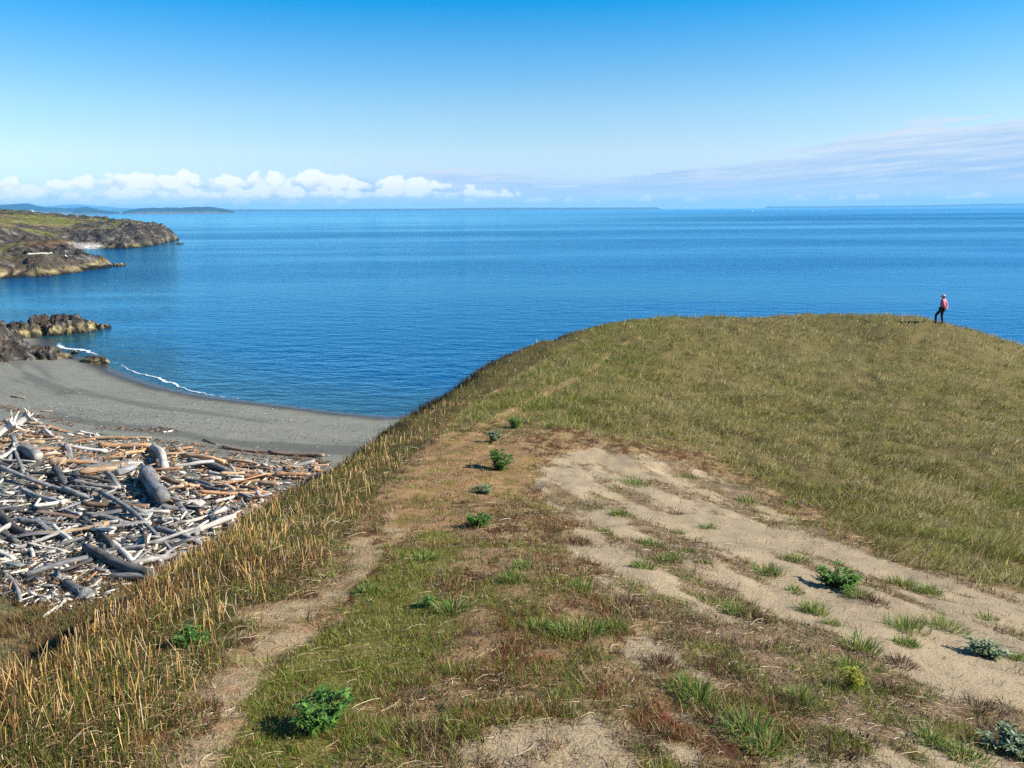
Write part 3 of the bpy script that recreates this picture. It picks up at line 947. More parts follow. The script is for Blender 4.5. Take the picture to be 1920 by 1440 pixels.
# ------------------------------------------------------------------ haze over the strait
def haze_box():
    m = bpy.data.materials.new('haze')
    m.use_nodes = True
    nt = m.node_tree
    nt.nodes.remove(nt.nodes['Principled BSDF'])
    v = nt.nodes.new('ShaderNodeVolumePrincipled')
    v.inputs['Color'].default_value = (0.18, 0.58, 1.0, 1)
    v.inputs['Density'].default_value = 6.5e-5
    v.inputs['Anisotropy'].default_value = 0.0
    nt.links.new(v.outputs[0], nt.nodes['Material Output'].inputs['Volume'])
    bm = bmesh.new()
    bbox(bm, (0, 10300, 93), (50000, 21000, 194))
    o = bm_obj('haze', bm, m, smooth=False)
    tag(o, kind='stuff')


haze_box()

# ------------------------------------------------------------------ driftwood
def wood_mat(name, c, c2, rough=0.8):
    m, t, b = mat_new(name)
    co = t.n('ShaderNodeTexCoord').outputs['Object']
    sp = t.n('ShaderNodeSeparateXYZ'); t.link(co, sp.inputs[0])
    gv = t.xyz(t.m('MULTIPLY', sp.outputs[0], 0.10), sp.outputs[1], sp.outputs[2])
    g = t.noise(gv, 16.0, 5.0, 0.7)
    bl = t.noise(co, 1.3, 3.0, 0.6)
    rnd = t.n('ShaderNodeObjectInfo').outputs['Random']
    k = t.m('ADD', t.m('MULTIPLY', g, 0.75), t.m('MULTIPLY', bl, 0.55))
    cc = t.mix(t.ss(k, 0.48, 0.80), (*c, 1), (*c2, 1))
    v = t.m('MULTIPLY', 0.86, t.m('ADD', 0.75, t.m('MULTIPLY', rnd, 0.5)))
    t.link(t.mix(1.0, cc, t.xyz(v, v, v), 'MULTIPLY'), b.inputs['Base Color'])
    b.inputs['Roughness'].default_value = rough
    b.inputs['Specular IOR Level'].default_value = 0.2
    bp = t.n('ShaderNodeBump')
    bp.inputs['Distance'].default_value = 0.03
    t.link(g, bp.inputs['Height']); t.link(bp.outputs[0], b.inputs['Normal'])
    return m


WOOD = {
    'charcoal': wood_mat('charcoal_wood', (0.040, 0.037, 0.034), (0.125, 0.115, 0.105)),
    'grey': wood_mat('grey_weathered_wood', (0.135, 0.126, 0.114), (0.40, 0.375, 0.34)),
    'blue': wood_mat('slate_grey_wood', (0.088, 0.090, 0.094), (0.28, 0.275, 0.265)),
    'pale': wood_mat('bleached_wood', (0.36, 0.32, 0.27), (0.62, 0.57, 0.49)),
    'tan': wood_mat('tan_wood', (0.30, 0.19, 0.11), (0.60, 0.42, 0.26)),
    'orange': wood_mat('orange_tan_wood', (0.30, 0.155, 0.072), (0.58, 0.34, 0.18)),
    'brown': wood_mat('brown_wood', (0.10, 0.062, 0.042), (0.25, 0.165, 0.115)),
}
M_END = wood_mat('sawn_wood_end', (0.28, 0.20, 0.13), (0.50, 0.37, 0.24))


def beach_hits(uv):
    """where the rays through photo pixels meet the beach"""
    uv = np.asarray(uv, float)
    d = CF[None] + ((uv[:, 0] - 960) / F_PX)[:, None] * CR[None] - ((uv[:, 1] - 720) / F_PX)[:, None] * CU[None]
    d = d / d[:, 1:2]
    z = np.full(len(uv), 2.4)
    for _ in range(8):
        t = (z - CAM_H) / d[:, 2]
        z = beach_z(d[:, 0] * t, t)
    t = (z - CAM_H) / d[:, 2]
    return np.stack([d[:, 0] * t, t, z], 1)


def beach_hit(u, v):
    return beach_hits([(u, v)])[0]


def log_mesh(name, ln, r, bend, seed, kind='log', sides=9, segs=9):
    """a driftwood stem along local X: tapered, bowed, lumpy, with worn ends; planks are split slabs"""
    rg = np.random.default_rng(seed)
    bm = bmesh.new()
    tp = rg.uniform(0.68, 1.0)
    ph = rg.uniform(0, 6.28, 6)
    fl = kind == 'root'
    rows = []
    for i in range(segs + 1):
        t = i / segs
        x = (t - .5) * ln
        rad = r * (1 - (1 - tp) * t) * (1 + 0.07 * math.sin(5 * t * 3 + ph[0]) + 0.05 * math.sin(11 * t + ph[1]))
        if i in (0, segs):
            rad *= 0.86
        if fl:
            rad *= 1 + 1.1 * max(0, t - 0.72) / 0.28
        cy = bend * ln * (0.25 - (t - .5) ** 2) * 2 + 0.02 * ln * math.sin(4 * t + ph[2])
        cz = 0.015 * ln * math.sin(5 * t + ph[3])
        row = []
        for k in range(sides):
            a = 2 * math.pi * k / sides
            q = 1 + 0.09 * math.sin(3 * a + ph[4] + t) + 0.06 * math.sin(5 * a + ph[5] + 3 * t) + rg.uniform(-.05, .05)
            y, z = rad * q * math.cos(a), rad * q * math.sin(a)
            if kind == 'plank':
                y, z = rad * 1.25 * np.clip(1.6 * math.cos(a), -1, 1), rad * 0.34 * np.clip(1.6 * math.sin(a), -1, 1)
            dx = rg.uniform(-.25, .25) * rad if i in (0, segs) else 0
            row.append(bm.verts.new((x + dx, y + cy, z + cz)))
        rows.append(row)
    for a, b in zip(rows[:-1], rows[1:]):
        for k in range(sides):
            bm.faces.new((a[k], a[(k + 1) % sides], b[(k + 1) % sides], b[k]))
    for row, s in ((rows[0], -1), (rows[-1], 1)):
        c = sum((x.co for x in row), Vector()) / sides + Vector((s * r * 0.08, 0, 0))
        cv = bm.verts.new(c)
        for k in range(sides):
            f = bm.faces.new((row[k], row[(k + 1) % sides], cv))
            f.material_index = 1

    def limb(p0, d, l0, r0, n=5):
        prev, pos, d = None, Vector(p0), Vector(d).normalized()
        for i in range(n + 1):
            q = d.to_track_quat('X', 'Z')
            rr_ = r0 * (1 - 0.75 * i / n)
            ring = [bm.verts.new(pos + q @ Vector((0, rr_ * math.cos(k * 1.2566), rr_ * math.sin(k * 1.2566)))) for k in range(5)]
            if prev:
                for k in range(5):
                    bm.faces.new((prev[k], prev[(k + 1) % 5], ring[(k + 1) % 5], ring[k]))
            prev = ring
            pos = pos + d * (l0 / n)
            d = (d + Vector(rg.uniform(-.32, .32, 3))).normalized()
        bm.faces.new(prev)
    if fl:
        for k in range(9):
            a = k * 0.698 + rg.uniform(-.3, .3)
            limb((ln * .44, r * .8 * math.cos(a), r * .8 * math.sin(a)), (rg.uniform(.2, .9), math.cos(a), math.sin(a)), r * rg.uniform(1.6, 3.4), r * rg.uniform(.22, .42))
    elif kind == 'log' and rg.random() < 0.45:
        for k in range(rg.integers(1, 4)):
            a = rg.uniform(0, 6.28)
            x = rg.uniform(-.4, .4) * ln
            limb((x, r * .6 * math.cos(a), r * .6 * math.sin(a)), (rg.uniform(-.4, .4), math.cos(a), math.sin(a)), r * rg.uniform(.8, 1.8), r * rg.uniform(.15, .3), 2)
    bmesh.ops.recalc_face_normals(bm, faces=bm.faces)
    me = bpy.data.meshes.new(name)
    bm.to_mesh(me); bm.free()
    me.polygons.foreach_set('use_smooth', np.ones(len(me.polygons), bool))
    return me


def put_log(A, B, r, colour, label, group, kind='log', bend=0.0, seed=0, cat='log', name='driftwood_log'):
    A, B = Vector(A), Vector(B)
    d = B - A
    me = log_mesh(name, d.length, r, bend, seed, kind)
    me.materials.append(WOOD[colour])
    me.materials.append(M_END if colour in ('tan', 'orange', 'brown') else WOOD['pale'] if colour in ('grey', 'pale') else WOOD[colour])
    o = link(bpy.data.objects.new(name, me))
    o.location = (A + B) / 2
    q = d.to_track_quat('X', 'Z')
    roll = random.uniform(-.5, .5) if kind != 'plank' else random.uniform(-.35, .35)
    o.rotation_euler = (q @ Matrix.Rotation(roll, 3, 'X').to_quaternion()).to_euler()
    return tag(o, label, cat, group)


G_LOG = 'driftwood logs heaped at the back of the beach'
# photo pixels of both ends, thickness in pixels, wood, kind, bow, height of each end over the sand, label
LOGS = [
    (346, 856, 422, 868, 12, 'orange', 'log', 0, .15, .1, 'thick rust-brown log with a bright sawn end at the top edge of the pile'),
    (357, 866, 447, 894, 12, 'grey', 'log', .02, .2, .2, 'smooth purple-grey log lying just below the thick rust-brown log'),
    (279, 892, 304, 946, 31, 'blue', 'log', 0, .35, .45, 'thickest dark slate log pointing at the viewer in the middle of the pile'),
    (37, 892, 232, 913, 6, 'charcoal', 'log', -.01, .55, .35, 'long thin dark pole lying across the left of the pile'),
    (0, 884, 135, 932, 9, 'grey', 'log', .01, .5, .3, 'long grey pole slanting down below the thin dark pole'),
    (120, 922, 186, 944, 9, 'grey', 'log', 0, .3, .2, 'grey pole carrying on the line of the long slanting pole'),
    (195, 936, 329, 1037, 11, 'blue', 'log', -.03, .65, .35, 'long slate-blue pole on top of the pile slanting to the grassy bank'),
    (110, 968, 217, 928, 7, 'grey', 'plank', .01, .4, .5, 'long grey split plank leaning up to the right in the pile'),
    (160, 1036, 286, 1086, 21, 'charcoal', 'log', .02, .3, .3, 'thick charcoal log with pale flecks nearest the grassy bank'),
    (60, 1009, 205, 994, 8, 'tan', 'root', -.09, .3, .5, 'bowed pale brown log with a root end, lying across dark logs'),
    (-8, 964, 52, 1012, 16, 'charcoal', 'log', 0, .45, .2, 'dark charcoal log running in from the left edge of the picture'),
    (-10, 990, 30, 1020, 15, 'charcoal', 'log', 0, .25, .2, 'stubby dark log under the charcoal log at the left edge'),
    (155, 977, 219, 1033, 14, 'charcoal', 'log', 0, .3, .15, 'dark squared log passing under the bowed pale brown log'),
    (37, 922, 120, 951, 10, 'grey', 'log', .01, .3, .25, 'knotty grey log left of the leaning plank'),
    (107, 870, 250, 874, 8, 'orange', 'log', .02, .15, .2, 'long orange log lying level across the upper pile'),
    (150, 890, 258, 880, 13, 'tan', 'log', 0, .2, .2, 'stout tan log lying level below the long orange log'),
    (112, 838, 200, 849, 8, 'pale', 'log', .01, .15, .15, 'pale straight log at the upper left of the pile'),
    (163, 823, 284, 822, 6, 'tan', 'log', 0, .05, .05, 'topmost tan log lying by itself on the sand above the pile'),
    (185, 838, 284, 838, 10, 'orange', 'log', 0, .1, .1, 'orange log split at its end, second from the top of the pile'),
    (416, 840, 510, 849, 6, 'brown', 'log', 0, .02, .02, 'long brown log on the sand right of the pile, left half'),
    (505, 848, 606, 857, 8, 'brown', 'log', 0, .02, .02, 'long brown log on the sand that ends in the dry grass'),
    (57, 815, 105, 825, 8, 'brown', 'log', 0, .2, .15, 'short brown log among bleached roots at the upper left'),
    (82, 810, 113, 828, 7, 'pale', 'log', 0, .3, .05, 'short pale log propped against the short brown log'),
    (-6, 874, 34, 882, 11, 'charcoal', 'log', 0, .2, .2, 'short black log at the left edge above the long grey pole'),
    (0, 870, 68, 874, 5, 'pale', 'log', 0, .5, .4, 'thin pale pole at the left edge above the short black log'),
    (307, 901, 349, 913, 10, 'brown', 'log', 0, .15, .15, 'brown log just right of the thickest slate log'),
    (336, 914, 353, 921, 11, 'brown', 'log', 0, .1, .1, 'short round of brown log with its sawn end showing'),
    (307, 921, 362, 975, 9, 'grey', 'plank', .0, .3, .1, 'grey plank slanting down right of the thickest slate log'),
    (250, 916, 277, 937, 8, 'blue', 'plank', 0, .25, .15, 'short slate plank left of the thickest slate log'),
    (268, 882, 250, 917, 8, 'blue', 'log', .12, .6, .2, 'curved slate branch left of the thickest slate log'),
    (290, 996, 374, 1017, 12, 'blue', 'log', .01, .25, .15, 'slate log running into the dry grass below the pile'),
    (248, 957, 284, 974, 13, 'grey', 'log', 0, .2, .2, 'short stout grey log below the thickest slate log'),
    (283, 972, 321, 984, 10, 'blue', 'log', 0, .2, .15, 'short blue-grey log beside the dry grass'),
    (160, 969, 252, 988, 10, 'grey', 'log', .0, .25, .2, 'straight grey log crossing under the long slate-blue pole'),
    (245, 1063, 282, 1014, 9, 'pale', 'plank', 0, .15, .5, 'upright pale board leaning on the charcoal log by the bank'),
    (250, 1040, 273, 1010, 11, 'pale', 'plank', 0, .15, .35, 'short white slab beside the leaning pale board'),
    (35, 1040, 106, 1036, 9, 'pale', 'plank', -.08, .1, .1, 'long white curved slab lying on the turf at the lower left'),
    (2, 1064, 42, 1132, 11, 'grey', 'log', 0, .1, .1, 'speckled grey log lying alone at the lower left'),
    (127, 1098, 162, 1122, 18, 'blue', 'root', 0, .2, .2, 'blue-grey stump with a white torn root end at the bottom of the beach'),
    (80, 1162, 132, 1126, 6, 'pale', 'log', 0, .12, .2, 'thin white pole lying lowest on the beach beside the bluff shadow'),
    (90, 1134, 114, 1116, 6, 'pale', 'log', 0, .05, .05, 'short pale stick just above the thin white pole'),
    (421, 864, 537, 880, 6, 'tan', 'log', 0, .1, .05, 'uppermost thin tan log right of the rust-brown log'),
    (421, 875, 512, 881, 6, 'brown', 'log', .01, .1, .1, 'thin brown log below the uppermost thin tan log'),
    (427, 881, 532, 892, 5, 'tan', 'plank', 0, .15, .1, 'narrow tan split board beside the thin brown log'),
    (452, 897, 553, 894, 9, 'orange', 'log', 0, .1, .1, 'stout orange log disappearing into the dry grass'),
    (432, 904, 458, 902, 8, 'pale', 'plank', 0, .2, .2, 'short cream board at the lower end of the purple-grey log'),
    (448, 909, 487, 904, 7, 'orange', 'log', 0, .15, .2, 'short orange log below the stout orange log'),
    (484, 909, 523, 909, 11, 'tan', 'log', 0, .1, .1, 'short thick tan log at the edge of the dry grass'),
    (434, 910, 488, 924, 7, 'brown', 'log', 0, .2, .1, 'brown log slanting down towards the dry grass'),
    (392, 900, 415, 900, 9, 'pale', 'log', 0, .15, .15, 'small cream log with a cut face under the purple-grey log'),
    (344, 898, 400, 917, 8, 'blue', 'log', .02, .15, .15, 'slate log right of the brown log in the middle of the pile'),
    (363, 905, 470, 938, 8, 'blue', 'log', -.01, .1, .1, 'long slate log stretching to the dry grass across chips'),
    (348, 916, 378, 936, 7, 'brown', 'log', 0, .1, .1, 'brown stick right of the short sawn round'),
    (350, 943, 379, 949, 10, 'pale', 'plank', 0, .1, .1, 'small cream slab on the open sand in the pile'),
    (361, 948, 379, 965, 11, 'brown', 'log', 0, .1, .1, 'short brown block below the small cream slab'),
    (404, 945, 440, 935, 8, 'pale', 'log', 0, .15, .2, 'bleached log at the foot of the grassy bank'),
    (340, 985, 425, 962, 7, 'pale', 'root', .03, .15, .3, 'bleached branching log beside the tall dry stems'),
    (45, 848, 76, 862, 27, 'grey', 'log', 0, .3, .3, 'huge cracked grey-brown stump at the upper left of the pile'),
    (97, 868, 124, 868, 20, 'tan', 'log', 0, .1, .1, 'squat cut stump with a round knot beside the huge cracked stump'),
    (126, 845, 134, 868, 8, 'grey', 'plank', 0, .9, .0, 'upright grey post beside the squat cut stump'),
    (33, 852, 42, 895, 7, 'blue', 'log', 0, .8, .2, 'upright dark branch at the left of the pile'),
    (20, 830, 22, 868, 9, 'blue', 'log', .1, .8, .2, 'curved slate branch below the bleached root tangle'),
    (222, 893, 254, 882, 17, 'blue', 'log', 0, .3, .35, 'rounded blue-grey log end in the middle of the tan logs'),
    (284, 842, 314, 882, 15, 'pale', 'log', .05, .2, .4, 'bleached gnarled log standing out at the top middle of the pile'),
    (103, 890, 128, 912, 16, 'charcoal', 'log', 0, .5, .2, 'dark rounded log end behind the long thin dark pole'),
    (138, 893, 160, 917, 14, 'charcoal', 'log', 0, .35, .1, 'second dark rounded log end behind the long thin dark pole'),
    (22, 743, 46, 746, 4, 'tan', 'log', 0, .02, .02, 'lone tan stick far up the open beach'),
    (77, 771, 98, 772, 3.5, 'tan', 'log', 0, .02, .02, 'lone tan stick on the beach above the pile'),
    (48, 794, 78, 795, 5, 'tan', 'log', 0, .05, .05, 'lone pale tan stick right of the bleached roots'),
    (306, 811, 324, 808, 3.5, 'pale', 'log', 0, .02, .02, 'lone pale stick on the open sand above the middle of the pile'),
    (382, 825, 405, 833, 3.5, 'brown', 'log', 0, .02, .02, 'lone dark stick on the open sand above the rust-brown log'),
]
for i, (u0, v0, u1, v1, tpx, cw, kd, bd, h0, h1, lab) in enumerate(LOGS):
    A, B = beach_hit(u0, v0 + tpx * .3), beach_hit(u1, v1 + tpx * .3)
    r = 0.5 * tpx * 0.5 * (A[1] + B[1]) / F_PX
    A = A + np.array([0, 0, r * .8 + h0 * .55]); B = B + np.array([0, 0, r * .8 + h1 * .55])
    nm = {'plank': 'driftwood_plank', 'root': 'driftwood_root_log'}.get(kd, 'driftwood_log')
    put_log(A, B, r, cw, lab, G_LOG, kd, bd, 300 + i, 'driftwood', nm)

# bleached root tangle at the upper left
for i, (u, v, tx, lab) in enumerate(((8, 826, 24, 'bleached white root tangle at the left edge of the pile'), (42, 806, 20, 'white root tangle leaning right at the upper left of the pile'), (14, 862, 14, 'small white forked root below the root tangle'), (215, 1000, 9, 'forked white root in the middle of the lower pile'), (262, 992, 12, 'hollow white root beside the long slate-blue pole'))):
    p = beach_hit(u, v)
    r = 0.5 * tx * p[1] / F_PX
    a = random.uniform(-.6, .6)
    put_log(p + np.array([-r * 1.6 * math.cos(a), -.3, r * .6]), p + np.array([r * 1.6 * math.cos(a), .4, r * 2.6]), r * .7, 'pale', lab, 'bleached root pieces in the driftwood', 'root', .1, 500 + i, 'driftwood', 'driftwood_root')

PILE = [(-20, 792), (60, 800), (130, 808), (290, 830), (430, 858), (600, 868), (600, 900), (530, 950), (470, 990), (400, 1040), (300, 1090), (210, 1090), (100, 1060), (-20, 1060)]


def pile_px(n, poly):
    u, v = rng.uniform(-20, 620, n * 12), rng.uniform(785, 1180, n * 12)
    k = inpoly(u, v, poly)
    return list(zip(u[k][:n], v[k][:n]))


def warm(u, v):
    """the upper right of the pile is fresh tan wood, the lower left is grey and bleached"""
    return 1 / (1 + math.exp((v - 905 - (u - 200) * 0.16) / 16))


ANCHOR = {0: 'thick rust-brown log', 1: 'smooth purple-grey log', 2: 'thickest slate log', 3: 'long thin dark pole', 4: 'long slanting grey pole', 6: 'long slate-blue pole', 7: 'long leaning grey plank', 8: 'thick charcoal log by the bank',
          9: 'bowed pale brown log', 10: 'dark log at the left edge', 12: 'dark squared log', 13: 'knotty grey log', 14: 'long level orange log', 15: 'stout tan log', 16: 'pale straight log', 18: 'split orange log', 21: 'short brown log',
          25: 'brown log beside the slate log', 30: 'slate log by the dry grass', 31: 'short stout grey log', 33: 'straight grey log', 35: 'short white slab', 44: 'stout orange log', 48: 'brown slanting log', 51: 'long slate log', 53: 'small cream slab', 57: 'huge cracked stump', 58: 'squat cut stump', 63: 'rounded blue-grey log end', 64: 'bleached gnarled log'}
WORD = {'charcoal': 'blackish', 'grey': 'grey', 'blue': 'slate', 'pale': 'bleached', 'tan': 'tan', 'orange': 'orange-tan', 'brown': 'brown'}


def fill_label(u, v, cw, kd, ln):
    best = None
    for k, nm in ANCHOR.items():
        q = LOGS[k]
        cu, cv = (q[0] + q[2]) / 2, (q[1] + q[3]) / 2
        dd = float(line_dist(np.array([u]), np.array([v * 1.6]), [(q[0], q[1] * 1.6), (q[2], q[3] * 1.6)])[0])
        if best is None or dd < best[0]:
            rel = 'left of' if u < min(q[0], q[2]) else 'right of' if u > max(q[0], q[2]) else ('just above' if v < np.interp(u, *zip(*sorted(((q[0], q[1]), (q[2], q[3]))))) else 'just below')
            best = (dd, rel, nm)
    size = 'tiny' if ln < .8 else 'short' if ln < 1.4 else 'mid-length' if ln < 2.1 else 'long'
    return '%s %s driftwood %s %s the %s' % (size, WORD[cw], 'board' if kd == 'plank' else 'stick', best[1], best[2])


for i, (u, v) in enumerate(pile_px(215, PILE)):
    w = warm(u, v)
    cw = random.choices(('tan', 'orange', 'brown', 'pale', 'grey', 'blue', 'charcoal'), (w * 3, w * 2.2, w * 1 + .3, 1.1, 2.2 * (1 - w) + .3, 1.8 * (1 - w), 1.5 * (1 - w)))[0]
    p = beach_hit(u, v)
    ln = random.choice((0.6, 0.9, 1.2, 1.6, 2.2, 2.8)) * random.uniform(.8, 1.2)
    r = random.uniform(.035, .075) + 0.018 * ln
    a = random.gauss(-.12 - .35 * (1 - w), .38 + .35 * (1 - w))
    dv = np.array([math.cos(a), math.sin(a), random.gauss(0, .10)]) * ln / 2
    p = p + np.array([0, 0, r * .7 + random.uniform(0, .30)])
    kd = random.choice(('log', 'log', 'plank'))
    put_log(p - dv, p + dv, r, cw, fill_label(u, v, cw, kd, ln), 'small ' + WORD[cw] + ' driftwood in the pile', kd, random.gauss(0, .03), 700 + i, 'driftwood', 'driftwood_stick')


# chips, bark and splinters between the logs: nobody could count them
def chips(name, px, lo, hi, cols, flat):
    n = len(px)
    P = beach_hits(px)
    ln = rng.uniform(lo, hi, n) * rng.uniform(.5, 1.5, n)
    wd = ln * rng.uniform(.10, .30, n)
    th = wd * rng.uniform(.25, .7, n)
    yaw = rng.normal(-.2, .9, n); pit = rng.normal(0, flat, n)
    ax = np.stack([np.cos(yaw) * np.cos(pit), np.sin(yaw) * np.cos(pit), np.sin(pit)], 1)
    sd_ = np.stack([-np.sin(yaw), np.cos(yaw), rng.normal(0, .3, n)], 1)
    sd_ /= np.linalg.norm(sd_, axis=1)[:, None]
    up = np.cross(ax, sd_)
    P[:, 2] += rng.uniform(0, .16, n) + th * .5
    V = []
    for sx in (-1, 1):
        for sy, sz in ((-1, -1), (1, -1), (1, 1), (-1, 1)):
            tap = rng.uniform(.25, 1, n)
            V.append(P + ax * (sx * ln / 2)[:, None] + (sd_ * (sy * wd / 2)[:, None] + up * (sz * th / 2)[:, None]) * tap[:, None])
    V = np.stack(V, 1).reshape(-1, 3)
    q = np.array([[0, 3, 2, 1], [4, 5, 6, 7], [0, 1, 5, 4], [1, 2, 6, 5], [2, 3, 7, 6], [3, 0, 4, 7]])
    Lp = (np.arange(n)[:, None, None] * 8 + q[None]).reshape(-1)
    C = np.repeat(cols, 8, 0)
    o = mesh_np(name, V, Lp, np.arange(len(Lp) // 4) * 4, M_CHIP, C)
    return tag(o, kind='stuff')


M_CHIP = ground_mat('wood_chips', 6.0, 30.0, 0.35, 0.85, 20.0, 0.01)
px = pile_px(6500, PILE) + pile_px(1300, [(0, 1040), (250, 1060), (230, 1110), (130, 1150), (0, 1120)]) 
ch_c = {'pale': L(226, 212, 190), 'white': L(240, 230, 214), 'tan': L(214, 168, 122), 'orange': L(206, 140, 88), 'brown': L(120, 88, 64), 'grey': L(136, 134, 134), 'dark': L(62, 60, 60)}
cc_ = []
for u, v in px:
    w = warm(u, v)
    k = random.choices(list(ch_c), (1.6, 1.2, 1.6 * w + .2, 1.4 * w, .5, 1.3 * (1 - w) + .1, .8 * (1 - w)))[0]
    cc_.append(np.array(ch_c[k]) * random.uniform(.55, .95))
chips('driftwood_chips', px, .10, .50, np.array(cc_), .22)
wr = [(random.gauss(0, 1), random.gauss(0, 1)) for _ in range(900)]
lines = [((180, 806), (330, 809)), ((0, 763), (60, 778)), ((50, 776), (140, 800)), ((290, 828), (430, 842)), ((300, 838), (460, 858)), ((430, 850), (600, 866)), ((540, 860), (620, 872))]
px = []
for a, b in wr:
    (x0, y0), (x1, y1) = random.choice(lines)
    t = random.random()
    px.append((x0 + (x1 - x0) * t + a * 5, y0 + (y1 - y0) * t + b * 1.6))
chips('wrack_line', px, .05, .30, np.array([np.array(L(*random.choice(((96, 72, 52), (70, 54, 42), (168, 122, 84), (120, 92, 66))))) for _ in px]), .1)

pb_n = 5200
pb = np.stack([rng.uniform(-20, 740, pb_n * 3), rng.uniform(680, 900, pb_n * 3)], 1)
P_ = beach_hits(pb)
dd_ = beach_d(P_[:, 0], P_[:, 1])
pb = pb[(dd_ > 2.5) & (dd_ < 26) & (rng.random(len(pb)) < .12 + .88 * sstep(fbm(P_[:, 0] * .09, dd_ * .5, 3, 421), .5, .62))][:pb_n]
chips('beach_pebbles', [tuple(q) for q in pb], .05, .17, np.array([np.array(L(*random.choice(((150, 148, 140), (176, 172, 162), (92, 90, 84), (70, 68, 64))))) for _ in pb]), .2)

# pale logs stranded on the nearer headland
for i, (u0, v0, u1, v1) in enumerate(((34, 490, 76, 486), (52, 489, 92, 487), (60, 485.5, 88, 485), (54, 493.5, 74, 487), (66, 488, 100, 489.6), (22, 489.6, 29, 489.4), (123, 489.6, 129, 488.4))):
    yy = 224.0
    A, B = at_y(u0, v0, yy), at_y(u1, v1, yy + 2)
    A[2] = max(A[2], head_z(A[0], A[1]) + .15); B[2] = max(B[2], head_z(B[0], B[1]) + .15)
    put_log(A + np.array([0, 0, .35]), B + np.array([0, 0, .35]), 0.30, 'pale', ('long pale log in the heap stranded on the near headland', 'long pale log in the heap stranded on the near headland', 'long pale log in the heap stranded on the near headland', 'long pale log in the heap stranded on the near headland', 'long pale log in the heap stranded on the near headland', 'short pale log lying left of the heap on the near headland', 'short pale log lying right of the heap on the near headland')[i],
            'pale logs stranded on the headland', 'log', .02, 900 + i, 'driftwood', 'driftwood_log')

# ------------------------------------------------------------------ vegetation on the hill
def blades(name, P, h, w, yaw, ldir, lean, C):
    """bent tapered blades: one quad and one tip triangle each"""
    n = len(P)
    sv = np.stack([np.cos(yaw), np.sin(yaw), np.zeros(n)], 1) * (w / 2)[:, None]
    lv = np.stack([np.cos(ldir), np.sin(ldir), np.zeros(n)], 1)
    up = np.array([0, 0, 1.0])
    a = np.clip(lean, 0, 1.4)
    mid = P + (lv * np.sin(a * .5)[:, None] + up * np.cos(a * .5)[:, None]) * (h * .55)[:, None]
    tip = mid + (lv * np.sin(a * 1.25)[:, None] + up * np.cos(a * 1.25)[:, None]) * (h * .45)[:, None]
    V = np.stack([P - sv, P + sv, mid - sv * .75, mid + sv * .75, tip], 1).reshape(-1, 3)
    b = np.arange(n)[:, None] * 5
    Lp = (b + np.array([[0, 1, 3, 2, 2, 3, 4]])).reshape(-1)
    st = (np.arange(n)[:, None] * 7 + np.array([[0, 4]])).reshape(-1)
    return mesh_np(name, V, Lp, st, M_GRASS, np.repeat(C, 5, 0))


def fuzz(name, P, h, w, yaw, ldir, lean, C):
    """one thin triangle for each short blade"""
    n = len(P)
    sv = np.stack([np.cos(yaw), np.sin(yaw), np.zeros(n)], 1) * (w / 2)[:, None]
    tip = P + np.stack([np.cos(ldir) * np.sin(lean), np.sin(ldir) * np.sin(lean), np.cos(lean)], 1) * h[:, None]
    V = np.stack([P - sv, P + sv, tip], 1).reshape(-1, 3)
    return mesh_np(name, V, np.arange(n * 3), np.arange(n) * 3, M_GRASS, np.repeat(C, 3, 0))


def stems(name, P, h, rad, ldir, lean, C, mat, bend=0.0):
    """thin three-sided stalks"""
    n = len(P)
    lv = np.stack([np.cos(ldir), np.sin(ldir), np.zeros(n)], 1)
    up = np.array([0, 0, 1.0])
    top = P + (lv * np.sin(lean)[:, None] + up * np.cos(lean)[:, None]) * h[:, None]
    V = []
    for base, k in ((P, 1.0), (top, .7)):
        for j in range(3):
            a = j * 2.0944 + ldir
            V.append(base + np.stack([np.cos(a), np.sin(a), np.zeros(n)], 1) * (rad * k)[:, None])
    V = np.stack(V, 1).reshape(-1, 3)
    b = np.arange(n)[:, None] * 6
    Lp = (b + np.array([[0, 1, 4, 3, 1, 2, 5, 4, 2, 0, 3, 5, 3, 4, 5]])).reshape(-1)
    st = (np.arange(n)[:, None] * 15 + np.array([[0, 4, 8, 12]])).reshape(-1)
    return mesh_np(name, V, Lp, st, mat, np.repeat(C, 6, 0))


def straws(name, P, ln, w, yaw, arch, curl, C, segs=4):
    """dead stalks lying on the ground: arched ribbons with a little roll"""
    n = len(P)
    rows = []
    for i in range(segs + 1):
        t = i / segs
        a = yaw + curl * (t - .5)
        d = np.stack([np.cos(a), np.sin(a)], 1)
        c = P.copy()
        c[:, :2] += d * (ln * (t - .5))[:, None]
        c[:, 2] = hill_z(c[:, 0], c[:, 1]) + 0.006 + arch * ln * (4 * t * (1 - t)) * .5 + .25 * arch * ln * t
        s = np.stack([-np.sin(a), np.cos(a), np.full(n, .8)], 1)
        s *= (w / 2)[:, None]
        rows += [c - s, c + s]
    V = np.stack(rows, 1).reshape(-1, 3)
    m = 2 * (segs + 1)
    q = np.array([[2 * i, 2 * i + 1, 2 * i + 3, 2 * i + 2] for i in range(segs)])
    Lp = (np.arange(n)[:, None, None] * m + q[None]).reshape(-1)
    return mesh_np(name, V, Lp, np.arange(len(Lp) // 4) * 4, M_STEM, np.repeat(C, m, 0))


def pick(pal, wts, n, lo=.75, hi=1.2):
    pal = np.array([L(*p) for p in pal])
    wts = np.asarray(wts, float)
    if wts.ndim == 1:
        i = rng.choice(len(pal), n, p=wts / wts.sum())
    else:
        cw_ = np.cumsum(wts / wts.sum(1, keepdims=True), 1)
        i = (rng.random((n, 1)) > cw_).sum(1).clip(0, len(pal) - 1)
    return pal[i] * rng.uniform(lo, hi, (n, 1))


